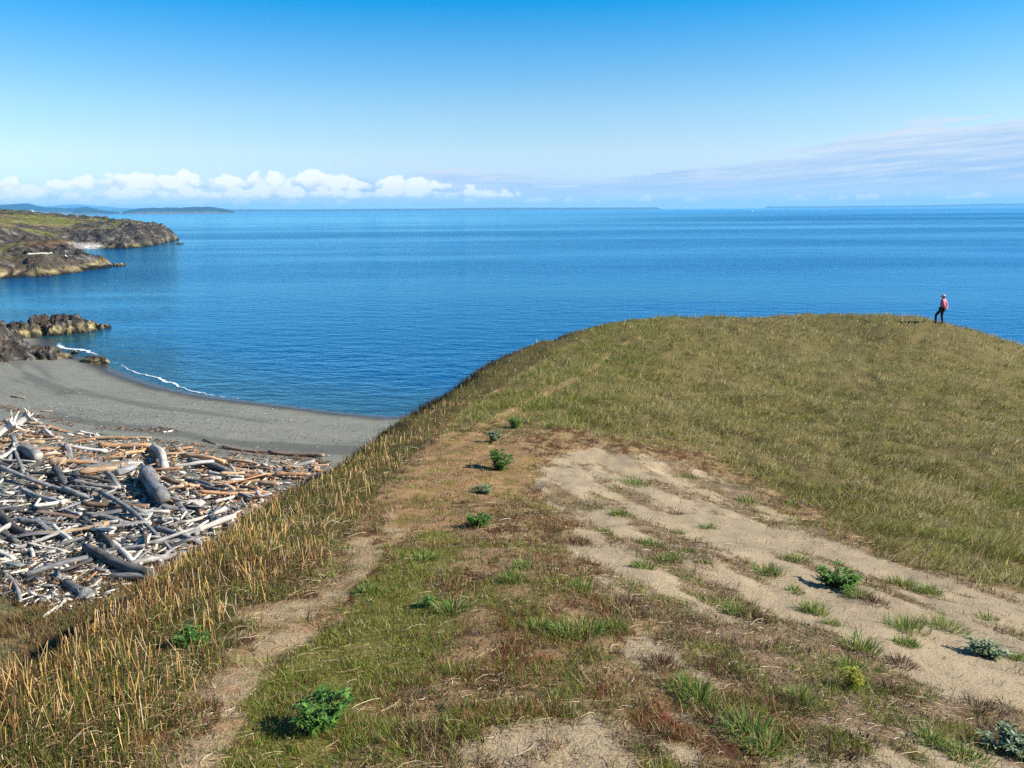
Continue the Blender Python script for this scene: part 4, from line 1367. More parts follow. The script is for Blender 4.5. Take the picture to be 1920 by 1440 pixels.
def scatter(n, r0, r1, half=46):
    r = np.exp(rng.uniform(math.log(r0), math.log(r1), n))
    t = np.radians(rng.uniform(-half, half, n))
    x, y = r * np.sin(t), r * np.cos(t)
    z = hill_z(x, y)
    return x, y, z, r


# --- grass blades
N = 430000
x, y, z, r = scatter(N, 1.9, 66)
Zs, u, v = zones(x, y, z, 1.0, .10)
bd = brink_d(x, y)
clump = fbm(x * 2.2, y * 2.2, 3, 301)
clump_n = fbm(x * 7, y * 7, 3, 303)
p = np.zeros(N)
p = np.where(Zs['litter'], 0.34 + 0.60 * sstep(clump_n, .46, .60), p)
sp_ = stripes(x, y)
p = np.where(Zs['sand'], 0.010 + 0.55 * sstep(sp_, .52, .64) * (.15 + .85 * sstep(clump_n, .46, .60)), p)
p = np.where(Zs['orange'], 0.10 + .35 * sstep(clump_n, .52, .64), p)
p = np.where(Zs['green'], 0.25 + 0.70 * sstep(clump_n, .36, .54), p)
p = np.where(Zs['hill'], 0.72 * (0.15 + .85 * sstep(clump, .36, .56)), p)
p = np.where(Zs['hill'] & Zs['path_hi'], 0.45, p)
p = np.where(Zs['stub'], 0.62, p)
p = np.where(Zs['path'], 0.015, p)
p = p * (1 - sstep(bd, 6, 8)) * np.where((y > 58) | (z < 1.0), 0, 1)
k = rng.random(N) < p
x, y, z, r, u, v, bd = (q[k] for q in (x, y, z, r, u, v, bd))
Zs = {a: b[k] for a, b in Zs.items()}
n = len(x)
lo1, lo2, lo3 = fbm(x * .16, y * .16, 3, 311), fbm(x * .6, y * .6, 3, 313), fbm(x * 2.4, y * 2.4, 2, 315)
h = rng.uniform(.05, .12, n)
C = pick([(110, 124, 52), (136, 128, 66), (178, 150, 96), (112, 84, 54)], (1, 1.2, 1.4, 1.4), n)
# hill: olive with straw and brown drifts, greener towards the path
left = sstep(-(u - 1450) / 500, 0, 1)
wt = np.stack([.75 + 1.8 * left * sstep(lo2, .40, .6) + .9 * sstep(lo1, .5, .65), np.full(n, 1.5), .5 + 1.6 * sstep(lo2, .45, .65) + .3 * left, .25 + 1.1 * sstep(1 - lo3, .45, .65)], 1)
Ch = pick([(122, 136, 48), (150, 142, 74), (210, 190, 138), (118, 94, 62)], wt, n, .65, 1.2)
m_ = Zs['hill']
C = np.where(m_[:, None], Ch, C)
h = np.where(m_, rng.uniform(.06, .20, n) * (.30 + 1.1 * sstep(lo3, .3, .7) + .4 * lo2) * (.7 + .45 * sstep(r, 12, 30)), h)
m_ = Zs['green']
Cg = pick([(104, 122, 34), (132, 136, 50), (152, 132, 70), (84, 100, 40)], np.stack([.8 + sstep(lo3, .4, .6), np.ones(n), .5 + .8 * sstep(1 - lo3, .45, .6), np.full(n, .7)], 1), n, .7, 1.15)
C = np.where(m_[:, None], Cg, C)
h = np.where(m_, rng.uniform(.018, .055, n), h)
m_ = Zs['orange']
C = np.where(m_[:, None], pick([(176, 132, 84), (150, 112, 72), (124, 118, 60)], (2, 1, 1.1), n), C)
h = np.where(m_, rng.uniform(.02, .06, n), h)
m_ = Zs['stub']
face = sstep(bd, .2, 1.4)  # darker browns past the brink put the bluff face's shade into blade colour
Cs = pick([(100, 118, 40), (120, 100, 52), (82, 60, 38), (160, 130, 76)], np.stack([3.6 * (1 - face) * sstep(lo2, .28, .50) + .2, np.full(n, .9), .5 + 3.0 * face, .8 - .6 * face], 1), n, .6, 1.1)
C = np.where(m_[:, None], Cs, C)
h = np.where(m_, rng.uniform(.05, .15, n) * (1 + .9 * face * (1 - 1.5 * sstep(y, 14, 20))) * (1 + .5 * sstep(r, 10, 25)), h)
m_ = Zs['litter'] | Zs['sand']
h = np.where(m_, rng.uniform(.02, .07, n) * (1 + .5 * sstep(r, 6, 16)), h)
gs_ = np.where(Zs['sand'], sstep(fbm(x * 3.1, y * 3.1, 2, 347), .50, .60), 0)
h = h * (1 + .8 * gs_)
Cl = pick([(100, 120, 48), (130, 122, 62), (182, 156, 114), (122, 86, 56), (84, 60, 42)], np.stack([.9 + 3.2 * sstep(lo3, .44, .60) + 3 * gs_, np.full(n, .9), np.full(n, 1.1), np.full(n, 1.2), np.full(n, .8)], 1), n)
C = np.where(m_[:, None], Cl, C)
w = (.0022 + .00042 * r) * rng.uniform(.7, 1.4, n)
yaw = rng.uniform(0, 6.283, n)
ldir = np.where(rng.random(n) < .55, rng.normal(-.7, .7, n), rng.uniform(0, 6.283, n))
lean = np.abs(rng.normal(.45, .35, n)) + np.where(Zs['litter'] | Zs['sand'] | Zs['orange'], .4, 0)
tag(blades('grass', np.stack([x, y, z - .005], 1), h, w, yaw, ldir, lean, C), kind='stuff')

# --- dense far meadow and short ground fuzz, one triangle a blade
N = 900000
x, y, z, r = scatter(N, 11, 64, 44)
Zs, u, v = zones(x, y, z, 1.0, .28)
cl = fbm(x * 1.5, y * 1.5, 3, 401)
k = (rng.random(N) < np.where(Zs['hill'], .35 + .65 * sstep(cl, .34, .55), 0) * np.where(Zs['path_hi'], .35, 1)) & (y < 58) & (z > 1)
x, y, z, r, u, cl = (q[k] for q in (x, y, z, r, u, cl))
n = len(x)
left = sstep(-(u - 1400) / 450, 0, 1)
l1, l2, l3 = fbm(x * .25, y * .25, 3, 405), fbm(x * .9, y * .9, 3, 407), fbm(x * 3.0, y * 3.0, 2, 409)
bnd = .55 * fbm((x + y) * .55, (x - y) * .09, 3, 441) + .45 * fbm((x + y) * 1.7, (x - y) * .22, 3, 443)
pth = 1 - sstep(line_dist(u, v[k], PATH_HI), 25, 110)
wt = np.stack([.7 + 1.6 * left * sstep(l2, .35, .6) + 1.2 * sstep(l1, .5, .62) + 4.0 * pth, np.full(n, 1.2), .5 + 1.2 * sstep(l2, .45, .62) + 2.4 * sstep(bnd, .50, .60), .3 + .7 * sstep(1 - l3, .5, .65) + .9 * sstep(1 - bnd, .52, .62), .25 + .8 * sstep(1 - l3, .52, .66) + 1.3 * sstep(1 - bnd, .53, .62)], 1)
C = pick([(134, 150, 46), (166, 156, 78), (226, 202, 150), (136, 104, 72), (66, 74, 26)], wt, n, .7, 1.15)
ld_ = np.where(rng.random(n) < .75, rng.normal(-.75, .45, n), rng.uniform(0, 6.283, n))
tag(fuzz('meadow_grass', np.stack([x, y, z - .01], 1), rng.uniform(.07, .26, n) * (.45 + 1.0 * sstep(cl, .3, .65)), (.005 + .00045 * r) * rng.uniform(.5, 1.4, n), rng.uniform(0, 6.283, n), ld_, np.abs(rng.normal(.9, .35, n)).clip(0, 1.4), C), kind='stuff')
N = 760000
x, y, z, r = scatter(N, 2.0, 22, 42)
Zs, u, v = zones(x, y, z, 1.0, .10)
cl = fbm(x * 4.2, y * 4.2, 3, 411)
st_ = stripes(x, y)
p = np.where(Zs['litter'], .25 + .75 * sstep(cl, .38, .56), 0)
p = np.where(Zs['green'], .20 + .80 * sstep(cl, .32, .52), p)
p = np.where(Zs['sand'], .02 + .7 * sstep(st_, .51, .63) * sstep(cl, .36, .56), p)
p = np.where(Zs['orange'], .30 + .4 * sstep(cl, .4, .6), p)
p = np.where(Zs['path'], .03, p)
p = np.where(Zs['stub'], .25, p)
k = rng.random(N) < p
x, y, z, r, cl = (q[k] for q in (x, y, z, r, cl))
Zs = {a: b[k] for a, b in Zs.items()}
n = len(x)
l2, l3 = fbm(x * 1.3, y * 1.3, 3, 415), fbm(x * 6, y * 6, 2, 417)
gr = np.where(Zs['green'], 3.2, np.where(Zs['orange'], .7, np.where(Zs['stub'], 3.0, .5 + 3.6 * sstep(l2, .48, .60))))
red_ = np.where(Zs['litter'], 2.6 * sstep(fbm(x * 2.1, y * 2.1, 3, 419), .50, .60), 0)
wt = np.stack([gr, gr * .6, np.full(n, 1.0), np.where(Zs['orange'], 3.0, 1.5), .9 + 2.6 * sstep(1 - l3, .48, .60), red_, red_ * .6], 1)
C = pick([(118, 144, 40), (150, 158, 62), (214, 188, 140), (142, 96, 60), (52, 38, 26), (150, 82, 46), (104, 52, 30)], wt, n, .65, 1.15)
tag(fuzz('ground_cover', np.stack([x, y, z - .004], 1), rng.uniform(.018, .070, n) * (.5 + .9 * sstep(cl, .35, .65)) * np.where(Zs['green'], .8, 1) * np.where(rng.random(n) < .12, 1.6, 1), (.0022 + .00040 * r) * rng.uniform(.6, 1.5, n), rng.uniform(0, 6.283, n), rng.uniform(0, 6.283, n), np.abs(rng.normal(.8, .35, n)).clip(0, 1.45), C), kind='stuff')

# --- brush on the bluff face; its dark browns also paint in the shade there
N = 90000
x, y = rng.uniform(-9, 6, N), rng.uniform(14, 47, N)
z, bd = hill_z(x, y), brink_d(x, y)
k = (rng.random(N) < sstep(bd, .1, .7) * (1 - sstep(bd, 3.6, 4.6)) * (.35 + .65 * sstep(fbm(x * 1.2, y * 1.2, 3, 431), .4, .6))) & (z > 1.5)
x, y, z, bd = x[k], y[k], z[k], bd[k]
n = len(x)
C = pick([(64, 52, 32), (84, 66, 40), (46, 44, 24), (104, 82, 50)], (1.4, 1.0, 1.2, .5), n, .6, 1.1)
tag(fuzz('brush', np.stack([x, y, z - .02], 1), rng.uniform(.10, .40, n) * (.5 + .8 * sstep(bd, .2, 1.5)), rng.uniform(.015, .045, n), rng.uniform(0, 6.283, n), rng.uniform(0, 6.283, n), np.abs(rng.normal(.5, .35, n)).clip(0, 1.3), C), kind='stuff')

# --- tall dry stems along the brink
N = 230000
x, y, z, r = scatter(N, 2.2, 52)
Zs, u, v = zones(x, y, z, 1.0, .10)
bd = brink_d(x, y)
den = fbm(x * 2.6, y * 2.6, 3, 321)
p = np.where(Zs['stub'], .05 + .50 * sstep(den, .36, .62), 0) * (1 - sstep(bd, 3.2, 5.0)) * np.where(v < 640, .4, 1)
p = p * (.40 + .60 * sstep(r, 4.5, 9))
p = p * (1 - .97 * sstep(y, 13, 20) * sstep(bd, -.1, .5))
p = np.where(Zs['hill'], .035, p)
k = (rng.random(N) < p * (1 - .5 * sstep(r, 18, 35)))
x, y, z, r, bd = (q[k] for q in (x, y, z, r, bd))
Zs = {a: b[k] for a, b in Zs.items()}
n = len(x)
face = sstep(bd, -.2, 1.2)  # stems go dark brown over the brink too, painting in the face's shade
h = (.05 + .23 * rng.random(n) ** 1.4) * np.where(Zs['hill'], .7, 1) * (.8 + .5 * face) * (.75 + .5 * fbm(x * .5, y * .5, 2, 323))
Cc = pick([(222, 182, 108), (196, 150, 84), (148, 104, 58), (84, 58, 36), (226, 206, 164)], np.stack([1.2 - .9 * face, np.full(n, 1.1), np.full(n, 1.5), 1.9 + 2.0 * face, .5 - .3 * face], 1), n, .6, 1.1)
tag(stems('dry_stems', np.stack([x, y, z - .01], 1), h, (.0015 + .00017 * r) * rng.uniform(.6, 1.4, n), rng.uniform(0, 6.283, n), np.abs(rng.normal(0, .34, n)) * (1 + 1.3 * (rng.random(n) < .18)), Cc, M_STEM), kind='stuff')

# --- dead straw lying about
N = 260000
x, y, z, r = scatter(N, 2.0, 34)
Zs, u, v = zones(x, y, z, 1.0, .10)
lo = fbm(x * 1.8, y * 1.8, 3, 331)
p = np.where(Zs['litter'], .30 * sstep(lo, .35, .6) + .05, 0)
p = np.where(Zs['sand'], .015 + .30 * sstep(stripes(x, y), .49, .62), p)
p = np.where(Zs['green'], .07, p)
p = np.where(Zs['orange'], .05, p)
p = np.where(Zs['path'], .02, p)
p = np.where(Zs['hill'], .14 * (1 - sstep(r, 14, 30)), p)
sd_l = np.abs(line_dist(u, v, STUB_R[:11]))
p = np.where(Zs['stub'], .12 + .45 * (1 - sstep(sd_l * r / 8, 20, 110)), p)
k = rng.random(N) < p
x, y, z, r = (q[k] for q in (x, y, z, r))
stb = Zs['stub'][k]
n = len(x)
ln = rng.uniform(.03, .15, n) * np.where(rng.random(n) < .06, 1.8, 1) * (1 + .5 * sstep(r, 6, 14))
Cc = pick([(216, 196, 156), (190, 160, 116), (136, 100, 70), (92, 66, 46), (228, 216, 192)], (.7, 1.6, 2.2, 1.8, .10), n, .6, 1.0)
tag(straws('dry_straw', np.stack([x, y, z], 1), ln, (.0010 + .00022 * r) * rng.uniform(.6, 1.4, n), rng.uniform(0, 6.283, n), np.abs(rng.normal(.03, .10, n)) + np.where(stb, .30, 0), rng.normal(0, .6, n), Cc), kind='stuff')


# --- dead grass and turf at the foot of the bluff
px_ = np.stack([rng.uniform(-150, 360, 60000), rng.uniform(1010, 1290, 60000)], 1)
dn_ = fbm(px_[:, 0] / 45, px_[:, 1] / 22, 3, 351)
low = sstep(px_[:, 1] + px_[:, 0] * .12, 1040, 1130)
px_ = px_[rng.random(len(px_)) < low * (.15 + .85 * sstep(dn_, .40, .58))]
P_ = beach_hits(px_)
n = len(P_)
wgt = fbm(P_[:, 0] * .5, P_[:, 1] * .5, 3, 355)
Cb = pick([(150, 120, 80), (176, 144, 100), (116, 84, 60), (104, 112, 56)], np.stack([np.full(n, 1.2), np.full(n, 1.), np.full(n, 1.), .3 + 2.0 * sstep(wgt, .5, .65)], 1), n, .7, 1.1)
tag(blades('beach_grass', P_, rng.uniform(.12, .38, n), rng.uniform(.012, .025, n), rng.uniform(0, 6.283, n), rng.uniform(0, 6.283, n), np.abs(rng.normal(.6, .35, n)), Cb), kind='stuff')


# ------------------------------------------------------------------ single plants
def hill_hit(u, v):
    d = ray(u, v)
    t = np.concatenate([np.linspace(1.2, 20, 1500), np.linspace(20.02, 60, 1500)])
    below = CAM_H + d[2] * t < hill_z(d[0] * t, t)
    i = int(np.argmax(below))
    tt_ = t[i]
    X_, Y_ = d[0] * tt_, tt_
    return np.array([X_, Y_, float(hill_z(np.array([X_]), np.array([Y_]))[0])])


def leafy(u, v, wpx, hpx, label, pal, seed, grey=False):
    """bushy herb: several stalks carrying whorls of narrow leaflets"""
    P = hill_hit(u, v)
    dist = float(np.linalg.norm(P - np.array([0, 0, CAM_H])))
    W_, H_ = wpx * dist / F_PX, hpx * dist / F_PX
    rg = np.random.default_rng(seed)
    e = tag(empty('leafy_plant', P), label, 'plant')
    nst = 14
    ang = rg.uniform(0, 6.283, nst); rad = np.sqrt(rg.random(nst)) * .42 * rg.uniform(.7, 1.35, nst)
    tips = np.stack([np.cos(ang) * rad * W_, np.sin(ang) * rad * W_, H_ * (.90 - .95 * rad ** 1.4) * rg.uniform(.75, 1.05, nst)], 1)
    base = tips * np.array([.25, .25, 0])
    d = tips - base
    hl = np.linalg.norm(d, axis=1)
    o = stems('stalks', base, hl, np.full(nst, .02 * W_), np.arctan2(d[:, 1], d[:, 0]), np.arccos(np.clip(d[:, 2] / hl, -1, 1)), pick([pal[0]], (1,), nst), M_LEAF)
    o.parent = e
    whorl = []
    for i in range(nst):
        for t in (.12, .30, .48, .64, .78, .90, 1.0):
            whorl.append(base[i] + d[i] * t + rg.normal(0, .06, 3) * W_ * np.array([1, 1, .5]))
    whorl = np.array(whorl)
    nl = 7
    B = np.repeat(whorl, nl, 0)
    n = len(B)
    a = np.tile(np.arange(nl) * (6.283 / nl), len(whorl)) + np.repeat(rg.uniform(0, 6.283, len(whorl)), nl)
    rise = rg.uniform(-.15, .75, n)
    L_ = W_ * rg.uniform(.10, .17, n)
    out = np.stack([np.cos(a) * np.cos(rise), np.sin(a) * np.cos(rise), np.sin(rise)], 1)
    sd2 = np.stack([-np.sin(a), np.cos(a), rg.normal(0, .25, n)], 1) * (L_ * .19)[:, None]
    V = np.stack([B, B + out * (L_ * .5)[:, None] + sd2 + np.array([0, 0, .02]) * L_[:, None], B + out * L_[:, None] - np.array([0, 0, .2]) * L_[:, None], B + out * (L_ * .5)[:, None] - sd2], 1).reshape(-1, 3)
    V[:, 2] = np.maximum(V[:, 2], -.01)
    Lp = np.arange(n * 4)
    mesh_np('leaves', V, Lp, np.arange(n) * 4, M_LEAF, np.repeat(pick(pal, np.ones(len(pal)), n, .75, 1.2), 4, 0), False, e)
    return e


PG, PD, PS = [(86, 124, 52), (108, 142, 66), (70, 106, 48)], [(80, 120, 52), (104, 138, 62), (126, 148, 76)], [(132, 146, 108), (156, 166, 128), (112, 132, 96)]
leafy(937, 880, 56, 44, 'bright green leafy plant standing tallest beside the orange-brown patch of path', PG, 1)
leafy(606, 1372, 104, 84, 'big bright green leafy plant casting a dark shadow at the bottom left', PG, 2)
leafy(900, 988, 54, 27, 'low round green leafy plant below the tallest leafy plant', PG, 3)
leafy(1566, 1100, 84, 34, 'green leafy bush in the middle of the sandy slope', PD, 4)
leafy(926, 826, 34, 20, 'small pale grey-green plant just above the tallest leafy plant', PS, 5)
leafy(356, 1216, 56, 44, 'fresh green leafy plant among the dry stems left of the path', PG, 6)
leafy(1906, 1412, 84, 34, 'silvery green plant at the lower right corner', PS, 7)
leafy(1850, 1232, 70, 20, 'silvery leafy plant on the sand near the right edge', PS, 8)
leafy(905, 925, 40, 20, 'small grey-green plant between the two round green plants', PS, 9)
leafy(965, 802, 34, 22, 'dark green plant where the sandy slope meets the meadow', PD, 10)
leafy(800, 1140, 40, 22, 'small dark green leafy plant right of the grassy strip', PD, 12)
leafy(1592, 1290, 36, 46, 'yellow-green feathery herb on the lower sand', [(170, 168, 62), (150, 152, 58), (186, 180, 80)], 13)


def tuft(u, v, wpx, hpx, label, cat, name, group, pal, wts, nb, seed, spread=.9):
    P = hill_hit(u, v)
    dist = float(np.linalg.norm(P - np.array([0, 0, CAM_H])))
    W_, H_ = wpx * dist / F_PX, hpx * dist / F_PX
    ang = rng.uniform(0, 6.283, nb); rad = np.sqrt(rng.random(nb))
    px_, py_ = np.cos(ang) * rad ** 1.3 * W_ * .42 * rng.uniform(.7, 1.2, nb), np.sin(ang) * rad ** 1.3 * W_ * .42 * rng.uniform(.7, 1.2, nb)
    pz_ = hill_z(P[0] + px_, P[1] + py_) - P[2]
    o = blades(name, np.stack([px_, py_, pz_ - .004], 1), H_ * rng.uniform(.35, 1.1, nb) * (1.05 - .35 * rad), np.full(nb, .0035 + .00035 * dist) * rng.uniform(.7, 1.3, nb), rng.uniform(0, 6.283, nb), ang + rng.normal(0, .5, nb), np.abs(rng.normal(spread * .75, .35, nb)) * (.5 + rad), pick(pal, wts, nb, .75, 1.15))
    o.location = P
    return tag(o, label, cat, group)


MARKS = {(1566, 1080): 'leafy bush on the sand', (1592, 1275): 'yellow-green feathery herb', (1850, 1222): 'silvery plant near the right edge', (1906, 1395): 'silvery plant in the corner', (937, 862): 'tallest leafy plant',
         (900, 978): 'low round leafy plant', (606, 1340): 'big leafy plant', (800, 1132): 'dark leafy plant by the grassy strip'}


def near_word(a, b):
    (mu, mv), nm = min(MARKS.items(), key=lambda q: math.hypot(q[0][0] - a, (q[0][1] - b) * 1.6))
    dx, dy = a - mu, b - mv
    far = math.hypot(dx, dy) > 190
    if abs(dx) > 2.2 * abs(dy):
        w_ = 'left of' if dx < 0 else 'right of'
    elif abs(dy) > 1.2 * abs(dx):
        w_ = 'above' if dy < 0 else 'below'
    else:
        w_ = ('upper ' if dy < 0 else 'lower ') + ('left of' if dx < 0 else 'right of')
    return '%s%s the %s' % ('well ' if far and ' ' not in w_[:6] else '', w_, nm)


TG = [(106, 138, 52), (84, 118, 48), (140, 150, 68), (186, 164, 112)]
TUFTS = [(1190, 908, 70, 24), (1222, 1022, 60, 26), (1258, 1050, 60, 24), (1206, 1064, 52, 26), (1272, 1000, 28, 12), (1382, 1152, 60, 34), (1526, 1148, 66, 34), (1612, 1216, 70, 46), (1590, 1252, 50, 34), (1700, 1180, 90, 36),
         (1772, 1176, 84, 34), (1500, 1316, 52, 48), (1440, 1075, 66, 30), (1332, 990, 44, 18), (1292, 895, 34, 14), (1400, 942, 46, 18), (1482, 948, 40, 16), (850, 1146, 80, 44), (962, 1090, 64, 34), (1092, 1104, 56, 28),
         (1012, 1180, 70, 36), (1092, 1186, 110, 50), (1312, 1320, 70, 56), (1402, 1380, 100, 70), (1290, 1300, 80, 50), (1745, 1392, 60, 28), (1812, 1420, 80, 34), (980, 1064, 52, 28), (1490, 1110, 40, 20), (1556, 1172, 44, 20),
         (1690, 1098, 60, 26), (1742, 1112, 50, 24), (1136, 1000, 40, 18), (1160, 965, 46, 18), (1610, 1120, 56, 26), (1290, 1036, 26, 12), (1324, 1056, 24, 12), (1490, 1050, 60, 22), (1850, 1160, 40, 18), (1905, 1235, 40, 20),
         (1060, 1190, 70, 40), (1150, 1180, 60, 36), (690, 1110, 60, 26), (800, 1050, 60, 30), (1440, 1410, 90, 50), (1700, 1210, 50, 24)]
for i, (a, b, c, d) in enumerate(TUFTS):
    where = near_word(a, b)
    size = 'small' if c < 50 else 'wide' if c > 75 else 'bushy'
    tuft(a, b, c, d, '%s green grass tuft %s' % (size, where), 'grass tuft', 'grass_tuft', 'green grass tufts on the sandy slope', TG, (1.4, 1.1, .9, .9), 240 if c > 45 else 120, i, random.uniform(.9, 1.4))
DEAD = [(1690, 1246, 60, 30), (1474, 1328, 90, 44), (1664, 1296, 80, 34), (1610, 1392, 80, 26), (1350, 1262, 90, 40), (1640, 1130, 60, 24), (1410, 1160, 70, 26), (1240, 1250, 90, 36), (1560, 1420, 100, 34), (1180, 1130, 80, 30), (1080, 1020, 90, 28), (1840, 1330, 90, 34), (1880, 1380, 70, 30)]
for i, (a, b, c, d) in enumerate(DEAD):
    tuft(a, b, c, d, 'withered dark brown clump %s' % near_word(a, b), 'dead plant', 'withered_clump', 'withered clumps on the sandy slope', [(84, 58, 42), (112, 80, 56), (58, 42, 34), (168, 136, 104)], (1.4, 1, 1, .5), 150, 60 + i, 1.5)
for i, (a, b) in enumerate(((878, 1348), (1020, 1236), (1128, 1296), (1262, 1362), (1245, 1352))):
    tuft(a, b, 26, 22, 'small pink-red fleshy herb %s' % ('near the bottom centre' if i == 0 else 'in the brown litter' if i < 3 else 'at the edge of the lower sand'), 'plant', 'red_herb', 'red herbs in the litter', [(190, 84, 84), (206, 120, 110), (140, 60, 50)], (1, 1, .6), 40, 90 + i, 1.0)

# ------------------------------------------------------------------ person on the far brow
def skin_obj(name, verts, edges, radii, root, mat, parent, sub=2):
    me = bpy.data.meshes.new(name)
    bm = bmesh.new()
    ly = bm.verts.layers.skin.verify()
    vs = [bm.verts.new(p) for p in verts]
    for a, b in edges:
        bm.edges.new((vs[a], vs[b]))
    for i, (vv, r_) in enumerate(zip(vs, radii)):
        vv[ly].radius = (r_, r_) if not isinstance(r_, tuple) else r_
        vv[ly].use_root = i == root
    bm.to_mesh(me); bm.free()
    me.materials.append(mat)
    o = link(bpy.data.objects.new(name, me), parent)
    sk_ = o.modifiers.new('skin', 'SKIN'); sk_.use_smooth_shade = True
    ss_ = o.modifiers.new('subdivision', 'SUBSURF'); ss_.levels = ss_.render_levels = sub
    return o


def jacket_mat():
    m, t, b = mat_new('striped_jacket')
    co = t.n('ShaderNodeTexCoord').outputs['Object']
    sp = t.n('ShaderNodeSeparateXYZ'); t.link(co, sp.inputs[0])
    s_ = t.m('SINE', t.m('MULTIPLY', sp.outputs[2], 95.0))
    t.link(t.mix(t.ss(s_, -.2, .3), (*L(150, 52, 76), 1), (*L(206, 126, 144), 1)), b.inputs['Base Color'])
    b.inputs['Roughness'].default_value = .8
    return m


pp = at_y(1764, 606, 45.6)
pz = float(hill_z(np.array([pp[0]]), np.array([pp[1]]))[0])
person = tag(empty('person', (pp[0], pp[1], pz), math.radians(46)), 'person in a striped pink jacket and white cap on the hilltop, hands behind back', 'person')
M_SKIN = flat_mat('skin', L(205, 150, 120), .6, .05)
M_JACKET, M_TROU, M_CAP, M_SHOE, M_HAIR = jacket_mat(), flat_mat('black_trousers', (0.012, 0.012, 0.016), .8, .1), flat_mat('white_cap', (.60, .50, .52), .8, .05), flat_mat('dark_shoes', (.03, .025, .02), .7, .1), flat_mat('brown_hair', (.06, .035, .02), .6, .1)
J = {'pel': (0, 0, .92), 'sp': (0, -.01, 1.12), 'ch': (0, -.02, 1.30), 'nk': (0, 0, 1.44), 'hd': (0, .02, 1.55), 'cr': (0, .015, 1.635),
     'lh': (-.09, 0, .86), 'lk': (-.12, .27, .50), 'la': (-.13, .24, .08), 'lt': (-.14, .38, .04), 'rh': (.09, 0, .86), 'rk': (.10, .02, .47), 'ra': (.10, -.06, .08), 'rt': (.12, .08, .04),
     'ls': (-.19, -.02, 1.37), 'le': (-.27, -.13, 1.11), 'lw': (-.10, -.22, .93), 'rs': (.19, -.02, 1.37), 're': (.27, -.14, 1.11), 'rw': (.10, -.23, .93), 'lp': (-.045, -.235, .905), 'rp': (.045, -.25, .90)}
JR = {'pel': .13, 'sp': .115, 'ch': .125, 'nk': .05, 'hd': .085, 'cr': .055, 'lh': .085, 'lk': .055, 'la': .037, 'lt': .03, 'rh': .085, 'rk': .055, 'ra': .037, 'rt': .03, 'ls': .06, 'le': .042, 'lw': .028, 'rs': .06, 're': .042, 'rw': .028, 'lp': .036, 'rp': .036}
BE = [('pel', 'sp'), ('sp', 'ch'), ('ch', 'nk'), ('nk', 'hd'), ('hd', 'cr'), ('pel', 'lh'), ('lh', 'lk'), ('lk', 'la'), ('la', 'lt'), ('pel', 'rh'), ('rh', 'rk'), ('rk', 'ra'), ('ra', 'rt'), ('ch', 'ls'), ('ls', 'le'), ('le', 'lw'), ('lw', 'lp'), ('ch', 'rs'), ('rs', 're'), ('re', 'rw'), ('rw', 'rp')]


def chain(keys, edges, grow, name, mat, root):
    ix = {k: i for i, k in enumerate(keys)}
    return skin_obj(name, [J[k] for k in keys], [(ix[a], ix[b]) for a, b in edges], [JR[k] + (grow[k] if isinstance(grow, dict) else grow) for k in keys], ix[root], mat, person)


keys, edges = list(J), list(BE)
for s_, palm in (('l', 'lp'), ('r', 'rp')):           # fingers curled round the other hand
    sx = -1 if s_ == 'l' else 1
    for f_ in range(5):
        a = Vector(J[palm]) + Vector((-sx * .02, .02 - .012 * f_, .03 - .016 * f_)) if f_ < 4 else Vector(J[palm]) + Vector((sx * .005, .012, .05))
        b_ = a + Vector((-sx * (.042 - .004 * abs(f_ - 1)), -.006, -.012 if f_ < 4 else .012))
        J[f'{s_}f{f_}a'], J[f'{s_}f{f_}b'] = tuple(a), tuple(b_)
        JR[f'{s_}f{f_}a'], JR[f'{s_}f{f_}b'] = .010, .008
        keys += [f'{s_}f{f_}a', f'{s_}f{f_}b']; edges += [(palm, f'{s_}f{f_}a'), (f'{s_}f{f_}a', f'{s_}f{f_}b')]
chain(keys, edges, 0.0, 'body', M_SKIN, 'pel')
J['hem'] = (0, 0, .90); JR['hem'] = .145
jk = ['hem', 'sp', 'ch', 'nk', 'ls', 'le', 'lw', 'rs', 're', 'rw']
chain(jk, [('hem', 'sp'), ('sp', 'ch'), ('ch', 'nk'), ('ch', 'ls'), ('ls', 'le'), ('le', 'lw'), ('ch', 'rs'), ('rs', 're'), ('re', 'rw')], {'hem': .01, 'sp': .045, 'ch': .05, 'nk': .012, 'ls': .02, 'le': .02, 'lw': .014, 'rs': .02, 're': .02, 'rw': .014}, 'jacket', M_JACKET, 'sp')
tk = ['pel', 'lh', 'lk', 'la', 'rh', 'rk', 'ra']
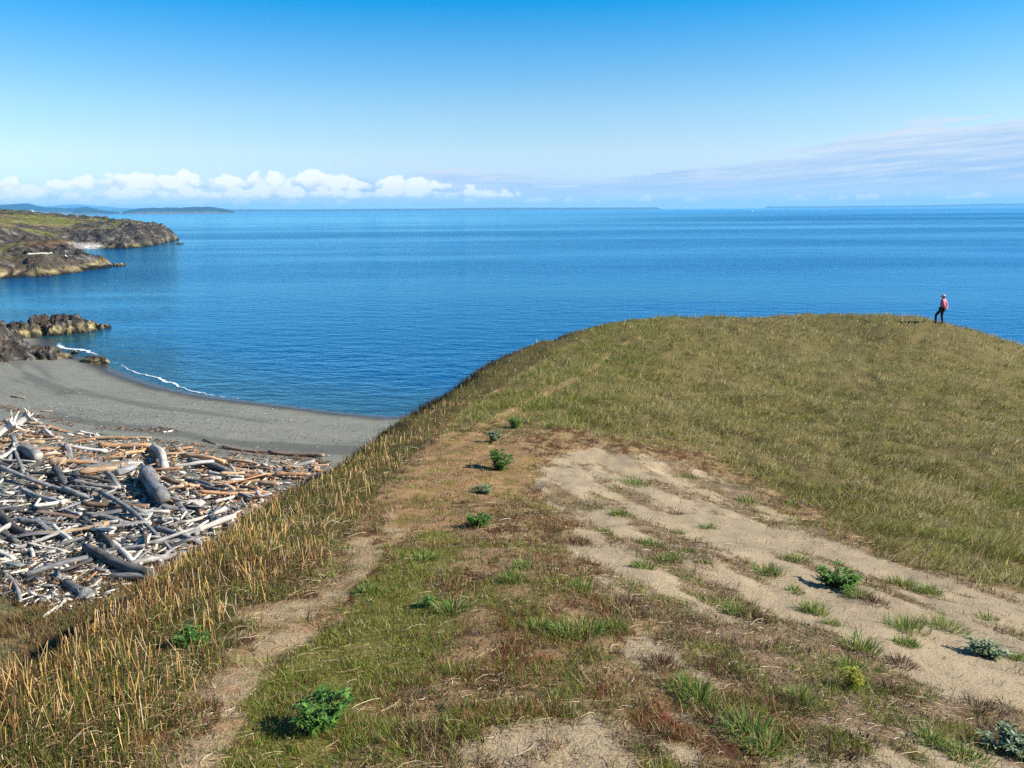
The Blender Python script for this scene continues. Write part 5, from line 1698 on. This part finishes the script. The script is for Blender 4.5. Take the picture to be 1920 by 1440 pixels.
chain(tk, [('pel', 'lh'), ('lh', 'lk'), ('lk', 'la'), ('pel', 'rh'), ('rh', 'rk'), ('rk', 'ra')], .02, 'trousers', M_TROU, 'pel')
for s_ in 'lr':
    a, b_ = Vector(J[s_ + 'a']), Vector(J[s_ + 't'])
    skin_obj('shoe', [a + Vector((0, -.05, -.03)), a + Vector((0, .03, -.02)), b_], [(0, 1), (1, 2)], [.05, .055, .045], 0, M_SHOE, person)
bm = bmesh.new()
bmesh.ops.create_uvsphere(bm, u_segments=16, v_segments=10, radius=.112)
bmesh.ops.delete(bm, geom=[q for q in bm.verts if q.co.z < -.012], context='VERTS')
for q in bm.verts:
    q.co = Vector((q.co.x * .92, q.co.y * 1.08, q.co.z * .95)) + Vector((0, .01, 1.58))
rim = [bm.verts.new((.085 * math.sin(a), .01 + (.10 if abs(a) > 1 else .10) * math.cos(a), 1.572)) for a in np.linspace(-1.2, 1.2, 7)]
out = [bm.verts.new((.10 * math.sin(a), .02 + .20 * math.cos(a), 1.558)) for a in np.linspace(-1.2, 1.2, 7)]
for i in range(6):
    bm.faces.new((rim[i], rim[i + 1], out[i + 1], out[i]))
co_ = bm_obj('cap', bm, M_CAP, person)
co_.modifiers.new('solidify', 'SOLIDIFY').thickness = .008
bm = bmesh.new()
bmesh.ops.create_uvsphere(bm, u_segments=12, v_segments=8, radius=.098)
for q in bm.verts:
    q.co = Vector((q.co.x * .92, q.co.y * .6 - .035, q.co.z * 1.0 + 1.535))
bm_obj('hair', bm, M_HAIR, person)
for sx in (-1, 1):
    bm = bmesh.new(); bmesh.ops.create_uvsphere(bm, u_segments=8, v_segments=6, radius=.012)
    bmesh.ops.translate(bm, vec=(sx * .033, .10, 1.552), verts=bm.verts)
    bm_obj('eye', bm, M_SHOE, person)
bm = bmesh.new(); bmesh.ops.create_cone(bm, segments=6, radius1=.02, radius2=.006, depth=.04, cap_ends=True)
bmesh.ops.rotate(bm, cent=(0, 0, 0), matrix=Matrix.Rotation(-1.3, 3, 'X'), verts=bm.verts)
bmesh.ops.translate(bm, vec=(0, .115, 1.53), verts=bm.verts)
bm_obj('nose', bm, M_SKIN, person)
